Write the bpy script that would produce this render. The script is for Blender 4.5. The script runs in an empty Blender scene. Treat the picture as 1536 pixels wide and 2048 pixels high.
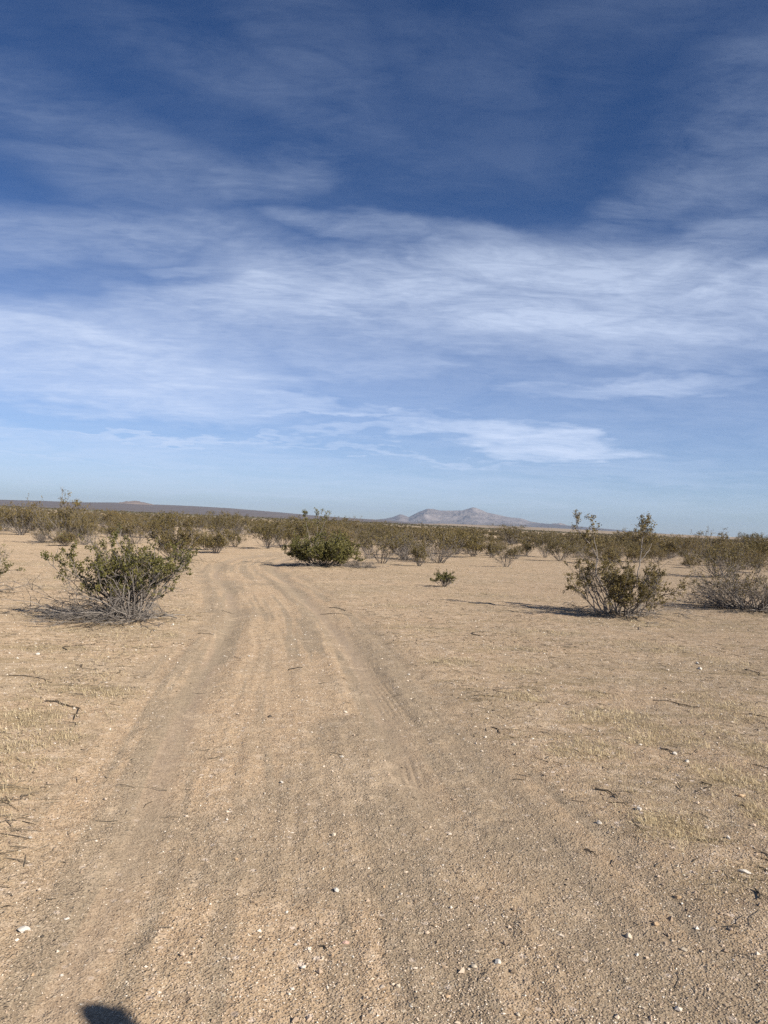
import bpy, math, random
import numpy as np
from mathutils import Vector, Matrix

random.seed(7)
R = math.radians
scene = bpy.context.scene
COL = scene.collection

# ------------------------------------------------------------------ camera
H = 1.6
F = 1536.0                       # focal length in pixels of the 1536x2048 photograph
ROLL = R(2.31)
PITCH = R(1.0)
fw = Vector((0, math.cos(PITCH), math.sin(PITCH)))
rt0 = Vector((1, 0, 0))
up0 = Vector((0, -math.sin(PITCH), math.cos(PITCH)))
rt = rt0 * math.cos(ROLL) + up0 * math.sin(ROLL)
up = -rt0 * math.sin(ROLL) + up0 * math.cos(ROLL)

def ray(px, py):
    d = fw + rt * ((px - 768) / F) + up * ((1024 - py) / F)
    return d.normalized()

def at(px, py):
    d = ray(px, py)
    t = -H / d.z
    return (d.x * t, d.y * t)

def azel(px, py):
    d = ray(px, py)
    return math.atan2(d.x, d.y), math.asin(d.z)

cam_d = bpy.data.cameras.new('camera')
cam = bpy.data.objects.new('camera', cam_d)
COL.objects.link(cam)
cam_d.sensor_fit = 'VERTICAL'
cam_d.sensor_height = 36
cam_d.lens = 27
cam_d.clip_start = 0.05
cam_d.clip_end = 90000
M = Matrix(((rt.x, up.x, -fw.x, 0), (rt.y, up.y, -fw.y, 0), (rt.z, up.z, -fw.z, H), (0, 0, 0, 1)))
cam.matrix_world = M
scene.camera = cam

# ------------------------------------------------------------------ numpy noise
def _hash(ix, iy, seed):
    h = (ix.astype(np.int64) * 374761393 + iy.astype(np.int64) * 668265263 + seed * 1442695041) & 0xffffffff
    h = ((h ^ (h >> 13)) * 1274126177) & 0xffffffff
    h = ((h ^ (h >> 16)) * 2246822519) & 0xffffffff
    return ((h ^ (h >> 15)) & 0xffffff) / float(0xffffff)

def vnoise(x, y, seed=0):
    ix = np.floor(x); iy = np.floor(y)
    fx = x - ix; fy = y - iy
    fx = fx * fx * fx * (fx * (fx * 6 - 15) + 10); fy = fy * fy * fy * (fy * (fy * 6 - 15) + 10)
    a = _hash(ix, iy, seed); b = _hash(ix + 1, iy, seed)
    c = _hash(ix, iy + 1, seed); d = _hash(ix + 1, iy + 1, seed)
    return (a * (1 - fx) + b * fx) * (1 - fy) + (c * (1 - fx) + d * fx) * fy

def fbm(x, y, octv=4, seed=0):
    s = 0.0; a = 0.5; n = 0.0
    for o in range(octv):
        s = s + a * vnoise(x * 2 ** o + 17.3 * o, y * 2 ** o - 9.1 * o, seed + o * 31)
        n += a; a *= 0.5
    return s / n

def sstep(a, b, x):
    t = np.clip((x - a) / (b - a), 0, 1)
    return t * t * (3 - 2 * t)

# ------------------------------------------------------------------ the track
LY = np.array([-30, 0, 2, 3.7, 5.27, 6.75, 9.4, 12.9, 17.4, 21.7, 26.7, 31, 36, 42, 46, 52, 60, 80])
LX = np.array([-1, -.85, -.92, -1.12, -1.40, -1.62, -1.95, -2.42, -3.45, -4.7, -5.65, -5.95, -5.6, -4.3, -2.6, 1.5, 8, 24])
RY = np.array([-30, 0, 2, 3.8, 4.9, 7.0, 9.8, 14.1, 19.4, 25, 29.8, 34, 39, 44, 50, 58, 80])
RX = np.array([.6, .55, .45, .33, .24, .0, -.33, -1.15, -2.3, -3.5, -4.05, -4.1, -3.4, -1.6, 2.2, 9, 26])
def smooth_tab(yy, xx):
    g = np.linspace(-30, 80, 2201)
    v = np.interp(g, yy, xx)
    k = np.hanning(41); k /= k.sum()
    v2 = np.convolve(np.pad(v, 20, mode='edge'), k, mode='valid')
    return g, v2, np.gradient(v2, g)
GL = smooth_tab(LY, LX); GR = smooth_tab(RY, RX)
def lat(x, y, G):
    c = np.interp(y, G[0], G[1]); s = np.interp(y, G[0], G[2])
    return (x - c) / np.sqrt(1 + s * s)

def masks(x, y):
    ul = lat(x, y, GL); ur = lat(x, y, GR)
    wob = (fbm(x * 1.1, y * 1.1, 3, 5) - .5) * .9
    fade = 1 - sstep(50, 62, y)
    wide = 1 + 0.9 * (1 - sstep(2.6, 6, y))
    road = sstep(-.78, -.38, ul + wob * .6) * (1 - sstep(.42 * wide, .85 * wide, ur + wob * .7)) * fade
    rl = np.exp(-(ul / .14) ** 2); rr = np.exp(-(ur / .15) ** 2) * sstep(3.4, 5.2, y); rl = rl * (.6 + .4 * sstep(3, 5, y))
    brk = .72 + .5 * fbm(x * .9, y * .45, 2, 77)
    rut = np.clip(np.maximum(rl, rr) * brk, 0, 1) * fade
    return ul, ur, road, rut

GP = []      # dry grass patches: x, y, half width, half depth
for (px_, py_, rx_, ry_) in ((1175, 1510, 100, 26), (1345, 1668, 110, 42), (1230, 1440, 130, 22), (1060, 1400, 80, 18), (1310, 1480, 110, 30), (1440, 1420, 100, 34), (1455, 1560, 90, 40),
        (900, 1330, 90, 12), (1050, 1345, 80, 12), (1010, 1300, 100, 10), (1180, 1395, 70, 13), (1490, 1500, 60, 50), (850, 1262, 90, 9), (1100, 1270, 110, 9), (1300, 1300, 120, 16), (1450, 1330, 90, 14),
        (200, 1390, 150, 20), (60, 1440, 80, 24), (100, 1302, 120, 12), (260, 1358, 60, 10), (30, 1500, 60, 18), (330, 1330, 50, 8), (150, 1482, 80, 12), (690, 1190, 60, 6), (820, 1215, 110, 7), (1000, 1195, 120, 6),
        (1290, 1250, 160, 10), (1480, 1255, 80, 12), (150, 1180, 120, 7), (60, 1130, 90, 6), (250, 1270, 200, 10), (1520, 1640, 40, 50)):
    cx_, cy_ = at(px_, py_); x2_, y2_ = at(px_, py_ - ry_)
    GP.append((cx_, cy_, rx_ / F * cy_, max(.16, (y2_ - cy_) * .9)))
GP.append((*at(1245, 1250), 1.7, .7)); GP.append((*at(240, 1268), 1.5, .5))
def grassmap(x, y):
    g = np.zeros(np.shape(x))
    for (cx_, cy_, rx_, ry_) in GP:
        g = np.maximum(g, np.exp(-((x - cx_) / rx_) ** 2 - ((y - cy_) / ry_) ** 2))
    n = fbm(x / .42, y / .34, 4, 81)
    return np.clip(sstep(.32, .75, g * (.35 + 1.1 * n)) , 0, 1)

MOUNDS = []     # (x, y, r, h) sand piled under shrubs

def height(x, y):
    x = np.asarray(x, float); y = np.asarray(y, float)
    r = np.hypot(x, y)
    ul, ur, road, rut = masks(x, y)
    near = 1 - sstep(60, 120, r)
    h = .05 * (fbm(x / 3.1, y / 3.1, 3, 11) - .5) * near
    off = 1 - road
    h += near * (.030 * (fbm(x / .55, y / .55, 3, 21) - .5) * (.35 + .65 * off)
                 + .012 * (fbm(x / .13, y / .13, 2, 31) - .5) * (.6 + .4 * off) * (1 - .7 * rut))
    h += off * .030 * near
    soft = .18 + .82 * sstep(4, 9, y)
    h += -.030 * rut * soft + .010 * road * np.clip(fbm(x / .09, y / .11, 3, 133) - .5, 0, 1) * np.exp(-((np.minimum(np.abs(ul), np.abs(ur)) - .30) / .12) ** 2) * 3
    for u in (ul, ur):
        h += .011 * soft * np.exp(-((np.abs(u) - .33) / .11) ** 2) * road * (.4 + .9 * fbm(x * 2.1, y * .8, 2, 44))
    mid = np.exp(-(((ul + ur) * .5) / .55) ** 2) * road
    h += .020 * road * (fbm(ul / .16, y / 2.6, 3, 9) - .5) + .012 * mid * (fbm(ur / .07, y / 1.4, 2, 3) - .5)
    # tyre tread marks pressed into the ruts
    for (y0, y1, u0, G) in ((4.7, 5.4, ur, .0), (6.4, 9.2, ur, .1), (8.8, 13, ul, .0)):
        w = sstep(y0, y0 + .25, y) * (1 - sstep(y1 - .3, y1, y)) * np.exp(-((u0 - G) / .11) ** 4)
        h += -.006 * w * sstep(.0, .8, np.sin((u0 + .03 * np.sin(y * 1.7)) * 2 * math.pi / .05)) * sstep(.36, .5, fbm(x * 3, y * 1.2, 2, 12))
    # washboard ripples in the left rut
    h += .004 * np.exp(-(ul / .25) ** 2) * np.sin(y * 2 * math.pi / .085 + 2 * fbm(x * 3, y * 3, 2, 8)) * sstep(4, 6, y) * (1 - sstep(11, 14, y))
    for (mx, my, mr, mh) in MOUNDS:
        h += mh * np.exp(-((x - mx) ** 2 + (y - my) ** 2) / (mr * mr)) * (.7 + .6 * fbm(x * 2, y * 2, 2, 61))
    h += .45 * (fbm(x / 34, y / 34, 3, 55) - .5) * sstep(28, 70, r) * (1 - sstep(500, 900, r))
    px = 768 + F * np.tan(np.clip(np.arctan2(x, np.maximum(y, 1e-3)), -1.2, 1.2))
    h += sstep(350, 1500, r) * (1 - sstep(2600, 5200, r)) * np.interp(px, [-300, 0, 500, 900, 1300, 1700], [9, 8.6, 7.4, 5.6, 1.6, 1.2]) * sstep(-500, 400, y)
    return h

def hz(x, y):
    return float(height(np.array([x]), np.array([y]))[0])

# ------------------------------------------------------------------ mesh helpers
def build_mesh(name, verts, face_sets, smooth=False, attrs=None, mats=(), mat_index=None):
    """face_sets: list of (F,k) int arrays. attrs: {name: (domain, data)}"""
    me = bpy.data.meshes.new(name)
    verts = np.ascontiguousarray(verts, np.float32)
    me.vertices.add(len(verts)); me.vertices.foreach_set('co', verts.ravel())
    loops = np.concatenate([f.ravel() for f in face_sets]).astype(np.int32)
    counts = np.concatenate([np.full(len(f), f.shape[1], np.int32) for f in face_sets])
    starts = np.concatenate([[0], np.cumsum(counts)[:-1]]).astype(np.int32)
    me.loops.add(len(loops)); me.loops.foreach_set('vertex_index', loops)
    me.polygons.add(len(counts)); me.polygons.foreach_set('loop_start', starts)
    me.polygons.foreach_set('use_smooth', np.full(len(counts), smooth, bool))
    for m in mats: me.materials.append(m)
    if mat_index is not None:
        me.polygons.foreach_set('material_index', np.ascontiguousarray(mat_index, np.int32))
    for k, (dom, data) in (attrs or {}).items():
        a = me.attributes.new(k, 'FLOAT', dom)
        a.data.foreach_set('value', np.ascontiguousarray(data, np.float32))
    me.update(calc_edges=True)
    me.validate()
    return me

def link(name, me, parent=None, loc=None, **props):
    o = bpy.data.objects.new(name, me)
    COL.objects.link(o)
    if parent is not None: o.parent = parent
    if loc is not None: o.location = loc
    for k, v in props.items(): o[k] = v
    return o

def empty(name, loc, rz=0, label=None, category=None, group=None):
    o = bpy.data.objects.new(name, None); COL.objects.link(o)
    o.location = loc; o.rotation_euler = (0, 0, rz); o.empty_display_size = .2
    if label: o['label'] = label
    if category: o['category'] = category
    if group: o['group'] = group
    return o

def norm(v):
    return v / np.maximum(np.linalg.norm(v, axis=-1, keepdims=True), 1e-9)

class MB:
    def __init__(s): s.v = []; s.f = []; s.r = []; s.n = 0
    def add(s, v, f, rnd):
        if len(v) == 0: return
        s.v.append(v.reshape(-1, 3)); s.f.append(f + s.n); s.n += len(s.v[-1])
        s.r.append(np.broadcast_to(rnd, (len(f),)).astype(float))
    def tubes(s, pts, rad, k, rng, rnd=None):
        N, n, _ = pts.shape
        if N == 0: return
        t = np.empty_like(pts)
        t[:, 1:-1] = pts[:, 2:] - pts[:, :-2]; t[:, 0] = pts[:, 1] - pts[:, 0]; t[:, -1] = pts[:, -1] - pts[:, -2]
        t = norm(t)
        ref = norm(rng.normal(size=(N, 1, 3)) + np.array([.3, .2, 0]))
        a = norm(np.cross(t, np.broadcast_to(ref, t.shape))); b = np.cross(t, a)
        ang = np.arange(k) * 2 * math.pi / k
        v = pts[:, :, None] + rad[:, :, None, None] * (a[:, :, None] * np.cos(ang)[None, None, :, None] + b[:, :, None] * np.sin(ang)[None, None, :, None])
        idx = np.arange(N * n * k).reshape(N, n, k)
        j = np.roll(idx, -1, axis=2)
        f = np.stack([idx[:, :-1], j[:, :-1], j[:, 1:], idx[:, 1:]], -1).reshape(-1, 4)
        if rnd is None: rnd = rng.random(N)
        s.add(v, f, np.repeat(rnd, (n - 1) * k))
    def leaves(s, pos, size, rng, rnd=None, updir=None):
        Mn = len(pos)
        if Mn == 0: return
        d = norm(rng.normal(size=(Mn, 3)) + (0 if updir is None else updir))
        w = norm(np.cross(d, rng.normal(size=(Mn, 3))))
        L = (size * rng.uniform(.7, 1.35, Mn))[:, None]; W = L * rng.uniform(.28, .5, Mn)[:, None]
        v = np.stack([pos, pos + d * L * .5 + w * W, pos + d * L, pos + d * L * .5 - w * W], 1)
        f = np.arange(Mn * 4).reshape(-1, 4)
        s.add(v, f, rng.random(Mn) if rnd is None else rnd)
    def mesh(s, name, mat, smooth=False):
        return build_mesh(name, np.concatenate(s.v), [np.concatenate(s.f)], smooth, {'rnd': ('FACE', np.concatenate(s.r))}, [mat])

def grow(start, d, L, n, crook, upb, rng, droop=0.0):
    N = len(start)
    pts = np.zeros((N, n, 3)); pts[:, 0] = start
    L = np.broadcast_to(L, (N,))
    d = norm(d.copy())
    for i in range(1, n):
        d = norm(d + rng.normal(size=(N, 3)) * crook + np.array([0, 0, 1.]) * upb - np.array([0, 0, 1.]) * droop * i / n)
        pts[:, i] = pts[:, i - 1] + d * (L / (n - 1))[:, None]
    return pts

def kids(pts, per, t0, t1, ang, rng):
    N, n, _ = pts.shape
    pi = np.repeat(np.arange(N), per)
    t = rng.uniform(t0, t1, len(pi)) * (n - 1)
    i = np.minimum(t.astype(int), n - 2); fr = (t - i)[:, None]
    p = pts[pi, i] * (1 - fr) + pts[pi, i + 1] * fr
    tan = norm(pts[pi, i + 1] - pts[pi, i])
    perp = norm(np.cross(tan, rng.normal(size=(len(pi), 3))))
    a = rng.uniform(ang[0], ang[1], len(pi))[:, None]
    return p, tan * np.cos(a) + perp * np.sin(a), t / (n - 1), pi

def taper(N, n, r0, r1):
    r0 = np.broadcast_to(r0, (N,))
    t = np.linspace(0, 1, n)[None]
    return r0[:, None] * (1 - t) + r1 * t

def shrub_geo(seed, h=1.2, rad=.9, nst=26, k1=5, k2=4, lpt=7, leaf=.016, tilt=(8, 62), crook=.13, leafmin=.3,
              r0=.011, lean=(0, 0), bare=.0, sides=4, upb=.05, base=.12, clump=.03, dead=0, deadlen=1.0, deaddir=None, paths=None,
              twl=.16, gap=.38):
    """returns (stem MB, foliage MB, dead MB) in metres around a root at the origin"""
    rng = np.random.RandomState(seed)
    S, L, D = MB(), MB(), MB()
    az = rng.uniform(0, 2 * math.pi, nst)
    tl = np.radians(tilt[0] + (tilt[1] - tilt[0]) * np.sqrt(rng.random(nst)))
    d = np.stack([np.sin(tl) * np.cos(az) * rad / max(h, .1) + lean[0], np.sin(tl) * np.sin(az) * rad / max(h, .1) + lean[1], np.cos(tl)], 1)
    st = np.stack([np.cos(az) * base * rng.random(nst), np.sin(az) * base * rng.random(nst), np.full(nst, -.03)], 1)
    ln = h * rng.uniform(.6, 1.0, nst) * (1 + .25 * np.sin(tl))
    p0 = grow(st, d, ln, 8, crook, upb, rng)
    rr = r0 * rng.uniform(.6, 1.15, nst)
    S.tubes(p0, taper(nst, 8, rr, .0035), sides, rng)
    s1, d1, t1, i1 = kids(p0, k1, .22, .97, (.3, .8), rng)
    l1 = ln[i1] * rng.uniform(.22, .5, len(s1)) * (1.15 - t1 * .6)
    p1 = grow(s1, d1, l1, 6, crook * 1.25, upb * 1.4, rng)
    S.tubes(p1, taper(len(p1), 6, .0052, .0022), sides if sides > 3 else 3, rng)
    s2, d2, t2, i2 = kids(p1, k2, .25, 1.0, (.3, .9), rng)
    l2 = twl * rng.uniform(.5, 1.3, len(s2))
    p2 = grow(s2, d2, l2, 4, crook * 1.6, upb * 2, rng)
    S.tubes(p2, taper(len(p2), 4, .0026, .0012), 3, rng)
    # leaf clumps along the outer twigs
    tipz = p2[:, -1, 2]
    keep = (tipz > leafmin * h * rng.uniform(.6, 1.4, len(p2))) & (rng.random(len(p2)) > bare)
    pk = p2[keep]
    if len(pk) and lpt:
        q, _, _, qi = kids(pk, lpt, .15, 1.0, (0, 1), rng)
        q = q + rng.normal(size=q.shape) * clump * .45
        gn = vnoise((q[:, 0] + q[:, 2] * .6) * 4.2 + seed, (q[:, 1] + q[:, 2] * .8) * 4.2, seed)
        gk = rng.random(len(q)) < sstep(gap - .12, gap + .12, gn) * .95 + .05
        q = q[gk]; qi = qi[gk]
        br = rng.random(len(pk))[qi] * .6 + rng.random(len(q)) * .4
        L.leaves(q, leaf, rng, br, np.array([0, 0, .5]))
    for (ctrl, ra, rb, nk, tl_) in (paths or []):
        c = np.array(ctrl, float)
        seg = np.concatenate([[0], np.cumsum(np.linalg.norm(np.diff(c, axis=0), axis=1))]); tt = np.linspace(0, seg[-1], 14)
        pp = np.stack([np.interp(tt, seg, c[:, i]) for i in range(3)], 1)[None] + rng.normal(size=(1, 14, 3)) * .007
        S.tubes(pp, taper(1, 14, ra, rb), 5, rng, np.array([.85]))
        s, dd, t, _ = kids(pp, nk, .62, 1.0, (.3, 1.0), rng)
        q1 = grow(s, dd, rng.uniform(.12, .28, len(s)), 5, .25, .12, rng)
        S.tubes(q1, taper(len(q1), 5, .004, .0018), 3, rng)
        s, dd, t, _ = kids(q1, 4, .3, 1.0, (.3, .9), rng)
        q2 = grow(s, dd, rng.uniform(.05, .13, len(s)), 3, .25, .1, rng)
        S.tubes(q2, taper(len(q2), 3, .0022, .0012), 3, rng)
        q, _, _, qi = kids(q2, tl_, .2, 1.0, (0, 1), rng)
        L.leaves(q + rng.normal(size=q.shape) * .018, leaf * 1.05, rng, .35 + .65 * rng.random(len(q)), np.array([0, 0, .5]))
    if dead:
        a = rng.uniform(0, 2 * math.pi, dead)
        dd = np.stack([np.cos(a), np.sin(a), rng.uniform(.02, .35, dead)], 1)
        if deaddir is not None: dd[:, :2] = dd[:, :2] * .75 + np.array(deaddir)[None]
        s0 = np.stack([rng.normal(size=dead) * base, rng.normal(size=dead) * base, np.full(dead, .02)], 1)
        lnd = deadlen * rng.uniform(.45, 1.0, dead)
        q0 = grow(s0, dd, lnd, 9, .2, 0, rng, droop=.22)
        q0[..., 2] = np.maximum(q0[..., 2], .012)
        D.tubes(q0, taper(dead, 9, .0095 * rng.uniform(.5, 1.1, dead), .003), 4, rng)
        s, dd, t, pi = kids(q0, 7, .2, 1.0, (.3, .9), rng)
        q1 = grow(s, dd, lnd[pi] * rng.uniform(.12, .35, len(s)), 5, .28, 0, rng, droop=.15)
        q1[..., 2] = np.maximum(q1[..., 2], .008)
        D.tubes(q1, taper(len(q1), 5, .0045, .0018), 3, rng)
        s, dd, t, pi = kids(q1, 3, .2, 1.0, (.3, .9), rng)
        q2 = grow(s, dd, rng.uniform(.05, .14, len(s)), 4, .3, 0, rng, droop=.1)
        q2[..., 2] = np.maximum(q2[..., 2], .006)
        D.tubes(q2, taper(len(q2), 4, .0024, .0012), 3, rng)
    return S, L, D

# ------------------------------------------------------------------ materials
def nt(name):
    m = bpy.data.materials.new(name); m.use_nodes = True
    t = m.node_tree; t.nodes.clear()
    out = t.nodes.new('ShaderNodeOutputMaterial')
    return m, t, out

class NB:
    """tiny node builder"""
    def __init__(s, t): s.t = t
    def n(s, typ, **kw):
        nd = s.t.nodes.new(typ)
        for k, v in kw.items(): setattr(nd, k, v)
        return nd
    def lk(s, a, b): s.t.links.new(a, b)
    def put(s, sock, v):
        if hasattr(v, 'is_output') or isinstance(v, bpy.types.NodeSocket): s.lk(v, sock)
        else: sock.default_value = v
    def math(s, op, a, b=0.0, c=0.0, clamp=False):
        nd = s.n('ShaderNodeMath', operation=op, use_clamp=clamp)
        s.put(nd.inputs[0], a); s.put(nd.inputs[1], b); s.put(nd.inputs[2], c)
        return nd.outputs[0]
    def vmath(s, op, a, b=(0, 0, 0), out=0):
        nd = s.n('ShaderNodeVectorMath', operation=op)
        s.put(nd.inputs[0], a); s.put(nd.inputs[1], b)
        return nd.outputs[out]
    def noise(s, vec, scale, detail=4, rough=.55, dist=0.0, out=0):
        nd = s.n('ShaderNodeTexNoise')
        s.put(nd.inputs['Vector'], vec); nd.inputs['Scale'].default_value = scale; nd.inputs['Detail'].default_value = detail
        nd.inputs['Roughness'].default_value = rough; nd.inputs['Distortion'].default_value = dist
        return nd.outputs[out]
    def voro(s, vec, scale, feature='F1', out='Distance', rnd=1.0):
        nd = s.n('ShaderNodeTexVoronoi', feature=feature)
        s.put(nd.inputs['Vector'], vec); nd.inputs['Scale'].default_value = scale; nd.inputs['Randomness'].default_value = rnd
        return nd.outputs[out]
    def rng(s, v, a, b, c=0.0, d=1.0, smooth=False):
        nd = s.n('ShaderNodeMapRange'); nd.interpolation_type = 'SMOOTHSTEP' if smooth else 'LINEAR'
        s.put(nd.inputs[0], v)
        for i, q in enumerate((a, b, c, d)): s.put(nd.inputs[1 + i], q)
        return nd.outputs[0]
    def mix(s, f, a, b, blend='MIX'):
        nd = s.n('ShaderNodeMix', data_type='RGBA', blend_type=blend)
        s.put(nd.inputs[0], f)
        for i, q in ((6, a), (7, b)):
            if isinstance(q, tuple) and len(q) == 3: q = q + (1,)
            s.put(nd.inputs[i], q)
        return nd.outputs[2]
    def attr(s, name):
        return s.n('ShaderNodeAttribute', attribute_name=name).outputs['Fac']
    def pos(s): return s.n('ShaderNodeNewGeometry').outputs['Position']
    def bump(s, h, strength, dist, normal=None):
        nd = s.n('ShaderNodeBump'); s.put(nd.inputs['Height'], h)
        nd.inputs['Strength'].default_value = strength; nd.inputs['Distance'].default_value = dist
        if normal is not None: s.lk(normal, nd.inputs['Normal'])
        return nd.outputs[0]

def ground_material():
    m, t, out = nt('desert_sand'); b = NB(t)
    P = b.pos(); road = b.attr('road'); rut = b.attr('rut'); veg = b.attr('veg')
    dist = b.vmath('LENGTH', P, out=1)
    n_big = b.noise(P, .35, 4); n_mid = b.noise(P, 2.2, 5, .6); n_fine = b.noise(P, 14, 4, .65)
    base = b.mix(b.rng(n_big, .35, .65), (0.411, 0.283, 0.171), (0.458, 0.328, 0.197))
    base = b.mix(b.rng(n_mid, .38, .62, 0, .55), base, (0.348, 0.242, 0.149))
    base = b.mix(b.rng(n_fine, .4, .62, 0, .4), base, (0.489, 0.366, 0.231))
    # reddish patches out in the open and fine greyer dust in the wheel ruts
    base = b.mix(b.rng(b.noise(P, .6, 3), .55, .72, 0, .35), base, (0.416, 0.262, 0.149))
    base = b.mix(b.math('MULTIPLY', rut, 1.0, clamp=True), base, (0.262, 0.198, 0.142))
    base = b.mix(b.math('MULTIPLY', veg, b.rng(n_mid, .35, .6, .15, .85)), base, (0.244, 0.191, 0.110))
    dust = b.attr('dust')
    base = b.mix(b.math('MULTIPLY', dust, b.rng(n_mid, .3, .55, .5, .85)), base, (0.227, 0.182, 0.127))
    crust = b.noise(P, 1.15, 6, .7, .6)
    base = b.mix(b.rng(crust, .53, .60, 0, .45), base, (0.293, 0.229, 0.154))
    base = b.mix(b.rng(crust, .43, .37, 0, .5), base, (0.525, 0.406, 0.279))
    # grit: coloured grains of three sizes
    c1 = b.voro(P, 95, out='Color'); c2 = b.voro(P, 210, out='Color'); c3 = b.voro(P, 38, out='Color')
    s1 = b.n('ShaderNodeSeparateColor'); b.lk(c1, s1.inputs[0])
    s2 = b.n('ShaderNodeSeparateColor'); b.lk(c2, s2.inputs[0])
    s3 = b.n('ShaderNodeSeparateColor'); b.lk(c3, s3.inputs[0])
    loose = b.math('SUBTRACT', b.math('SUBTRACT', 1.0, b.math('MULTIPLY', rut, .6)), b.math('MULTIPLY', road, .25))
    loose = b.math('MULTIPLY', loose, b.math('SUBTRACT', 1.0, b.math('MULTIPLY', b.attr('dust'), .4)))
    d1 = b.voro(P, 95)
    grain = b.math('MULTIPLY', b.rng(s1.outputs[0], .72, .76), b.rng(d1, .55, .4))
    base = b.mix(b.math('MULTIPLY', grain, b.math('MULTIPLY', loose, .7)), base, (0.624, 0.515, 0.366))
    grain = b.math('MULTIPLY', b.rng(s1.outputs[1], .74, .80), b.rng(d1, .5, .35))
    base = b.mix(b.math('MULTIPLY', grain, b.math('MULTIPLY', loose, .75)), base, (0.156, 0.108, 0.068))
    base = b.mix(b.math('MULTIPLY', b.rng(s2.outputs[0], .6, .7), .35), base, (0.573, 0.452, 0.317))
    base = b.mix(b.math('MULTIPLY', b.rng(s2.outputs[1], .6, .7), .4), base, (0.208, 0.145, 0.092))
    d3 = b.voro(P, 38)
    g3 = b.math('MULTIPLY', b.rng(s3.outputs[0], .93, .95), b.rng(d3, .32, .22))
    base = b.mix(b.math('MULTIPLY', g3, b.math('MULTIPLY', loose, .9)), base, (0.749, 0.680, 0.538))
    # coarser crumbs that still read some metres away
    c4 = b.n('ShaderNodeSeparateColor'); b.lk(b.voro(P, 17, out='Color'), c4.inputs[0]); d4 = b.voro(P, 17)
    base = b.mix(b.math('MULTIPLY', b.math('MULTIPLY', b.rng(c4.outputs[0], .84, .86), b.rng(d4, .30, .16)), loose), base, (0.707, 0.600, 0.509))
    base = b.mix(b.math('MULTIPLY', b.math('MULTIPLY', b.rng(c4.outputs[1], .82, .86), b.rng(d4, .34, .12)), loose), base, (0.172, 0.120, 0.083))
    n_gr = b.noise(P, 42, 4, .75)
    base = b.mix(b.math('MULTIPLY', b.rng(n_gr, .5, .68, 0, .55), loose), base, (0.606, 0.475, 0.354))
    base = b.mix(b.math('MULTIPLY', b.rng(n_gr, .5, .32, 0, .55), loose), base, (0.242, 0.174, 0.122))
    n_c = b.noise(P, 8.5, 6, .78)
    base = b.mix(b.math('MULTIPLY', b.rng(n_c, .52, .66, 0, .6), loose), base, (0.600, 0.485, 0.371))
    base = b.mix(b.math('MULTIPLY', b.rng(n_c, .47, .34, 0, .6), loose), base, (0.250, 0.183, 0.129))
    # sparse straw and bark litter fibres (stretched noise)
    mp = b.n('ShaderNodeMapping'); b.lk(P, mp.inputs[0]); mp.inputs['Scale'].default_value = (6, 34, 10); mp.inputs['Rotation'].default_value = (0, 0, .25)
    fib = b.noise(mp.outputs[0], 2.0, 4, .7, .8)
    offr = b.math('SUBTRACT', 1.0, road)
    base = b.mix(b.math('MULTIPLY', b.rng(fib, .60, .68, 0, .55), offr), base, (0.193, 0.139, 0.082))
    mp2 = b.n('ShaderNodeMapping'); b.lk(P, mp2.inputs[0]); mp2.inputs['Scale'].default_value = (.8, 3.2, 1); mp2.inputs['Rotation'].default_value = (0, 0, -.1)
    pat = b.noise(mp2.outputs[0], 1.1, 6, .68, .4)
    base = b.mix(b.math('MULTIPLY', b.rng(pat, .53, .62, 0, .6), offr), base, (0.261, 0.196, 0.110))
    # the plain beyond is covered by scrub too small to see one by one
    far = b.rng(dist, 550, 1100, smooth=True)
    mp3 = b.n('ShaderNodeMapping'); b.lk(P, mp3.inputs[0]); mp3.inputs['Scale'].default_value = (.01, .004, 0)
    fs = b.rng(b.noise(mp3.outputs[0], 1.0, 5, .7), .62, .72)
    base = b.mix(far, base, b.mix(fs, (.098, .088, .050), (.36, .28, .19)))
    # surface relief
    hb = b.math('ADD', b.math('MULTIPLY', b.rng(d1, 0, .6, 1, 0), .5), b.math('MULTIPLY', n_fine, .8))
    hb = b.math('ADD', hb, b.math('MULTIPLY', b.rng(d3, 0, .5, 1, 0), b.math('MULTIPLY', b.rng(s3.outputs[1], .5, .9), .9)))
    hb = b.math('MULTIPLY', hb, b.math('SUBTRACT', 1.0, b.math('MULTIPLY', rut, .75)))
    nrm = b.bump(b.math('ADD', hb, b.math('MULTIPLY', n_gr, .9)), 1.0, .012)
    pn = b.noise(P, 5.5, 6, .62)
    nrm = b.bump(pn, .6, .05, nrm)
    bs = b.n('ShaderNodeBsdfPrincipled'); b.lk(base, bs.inputs['Base Color']); bs.inputs['Roughness'].default_value = .95
    bs.inputs['Specular IOR Level'].default_value = .15
    bs.inputs['Diffuse Roughness'].default_value = .6
    b.lk(nrm, bs.inputs['Normal']); b.lk(bs.outputs[0], out.inputs[0])
    return m

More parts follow.
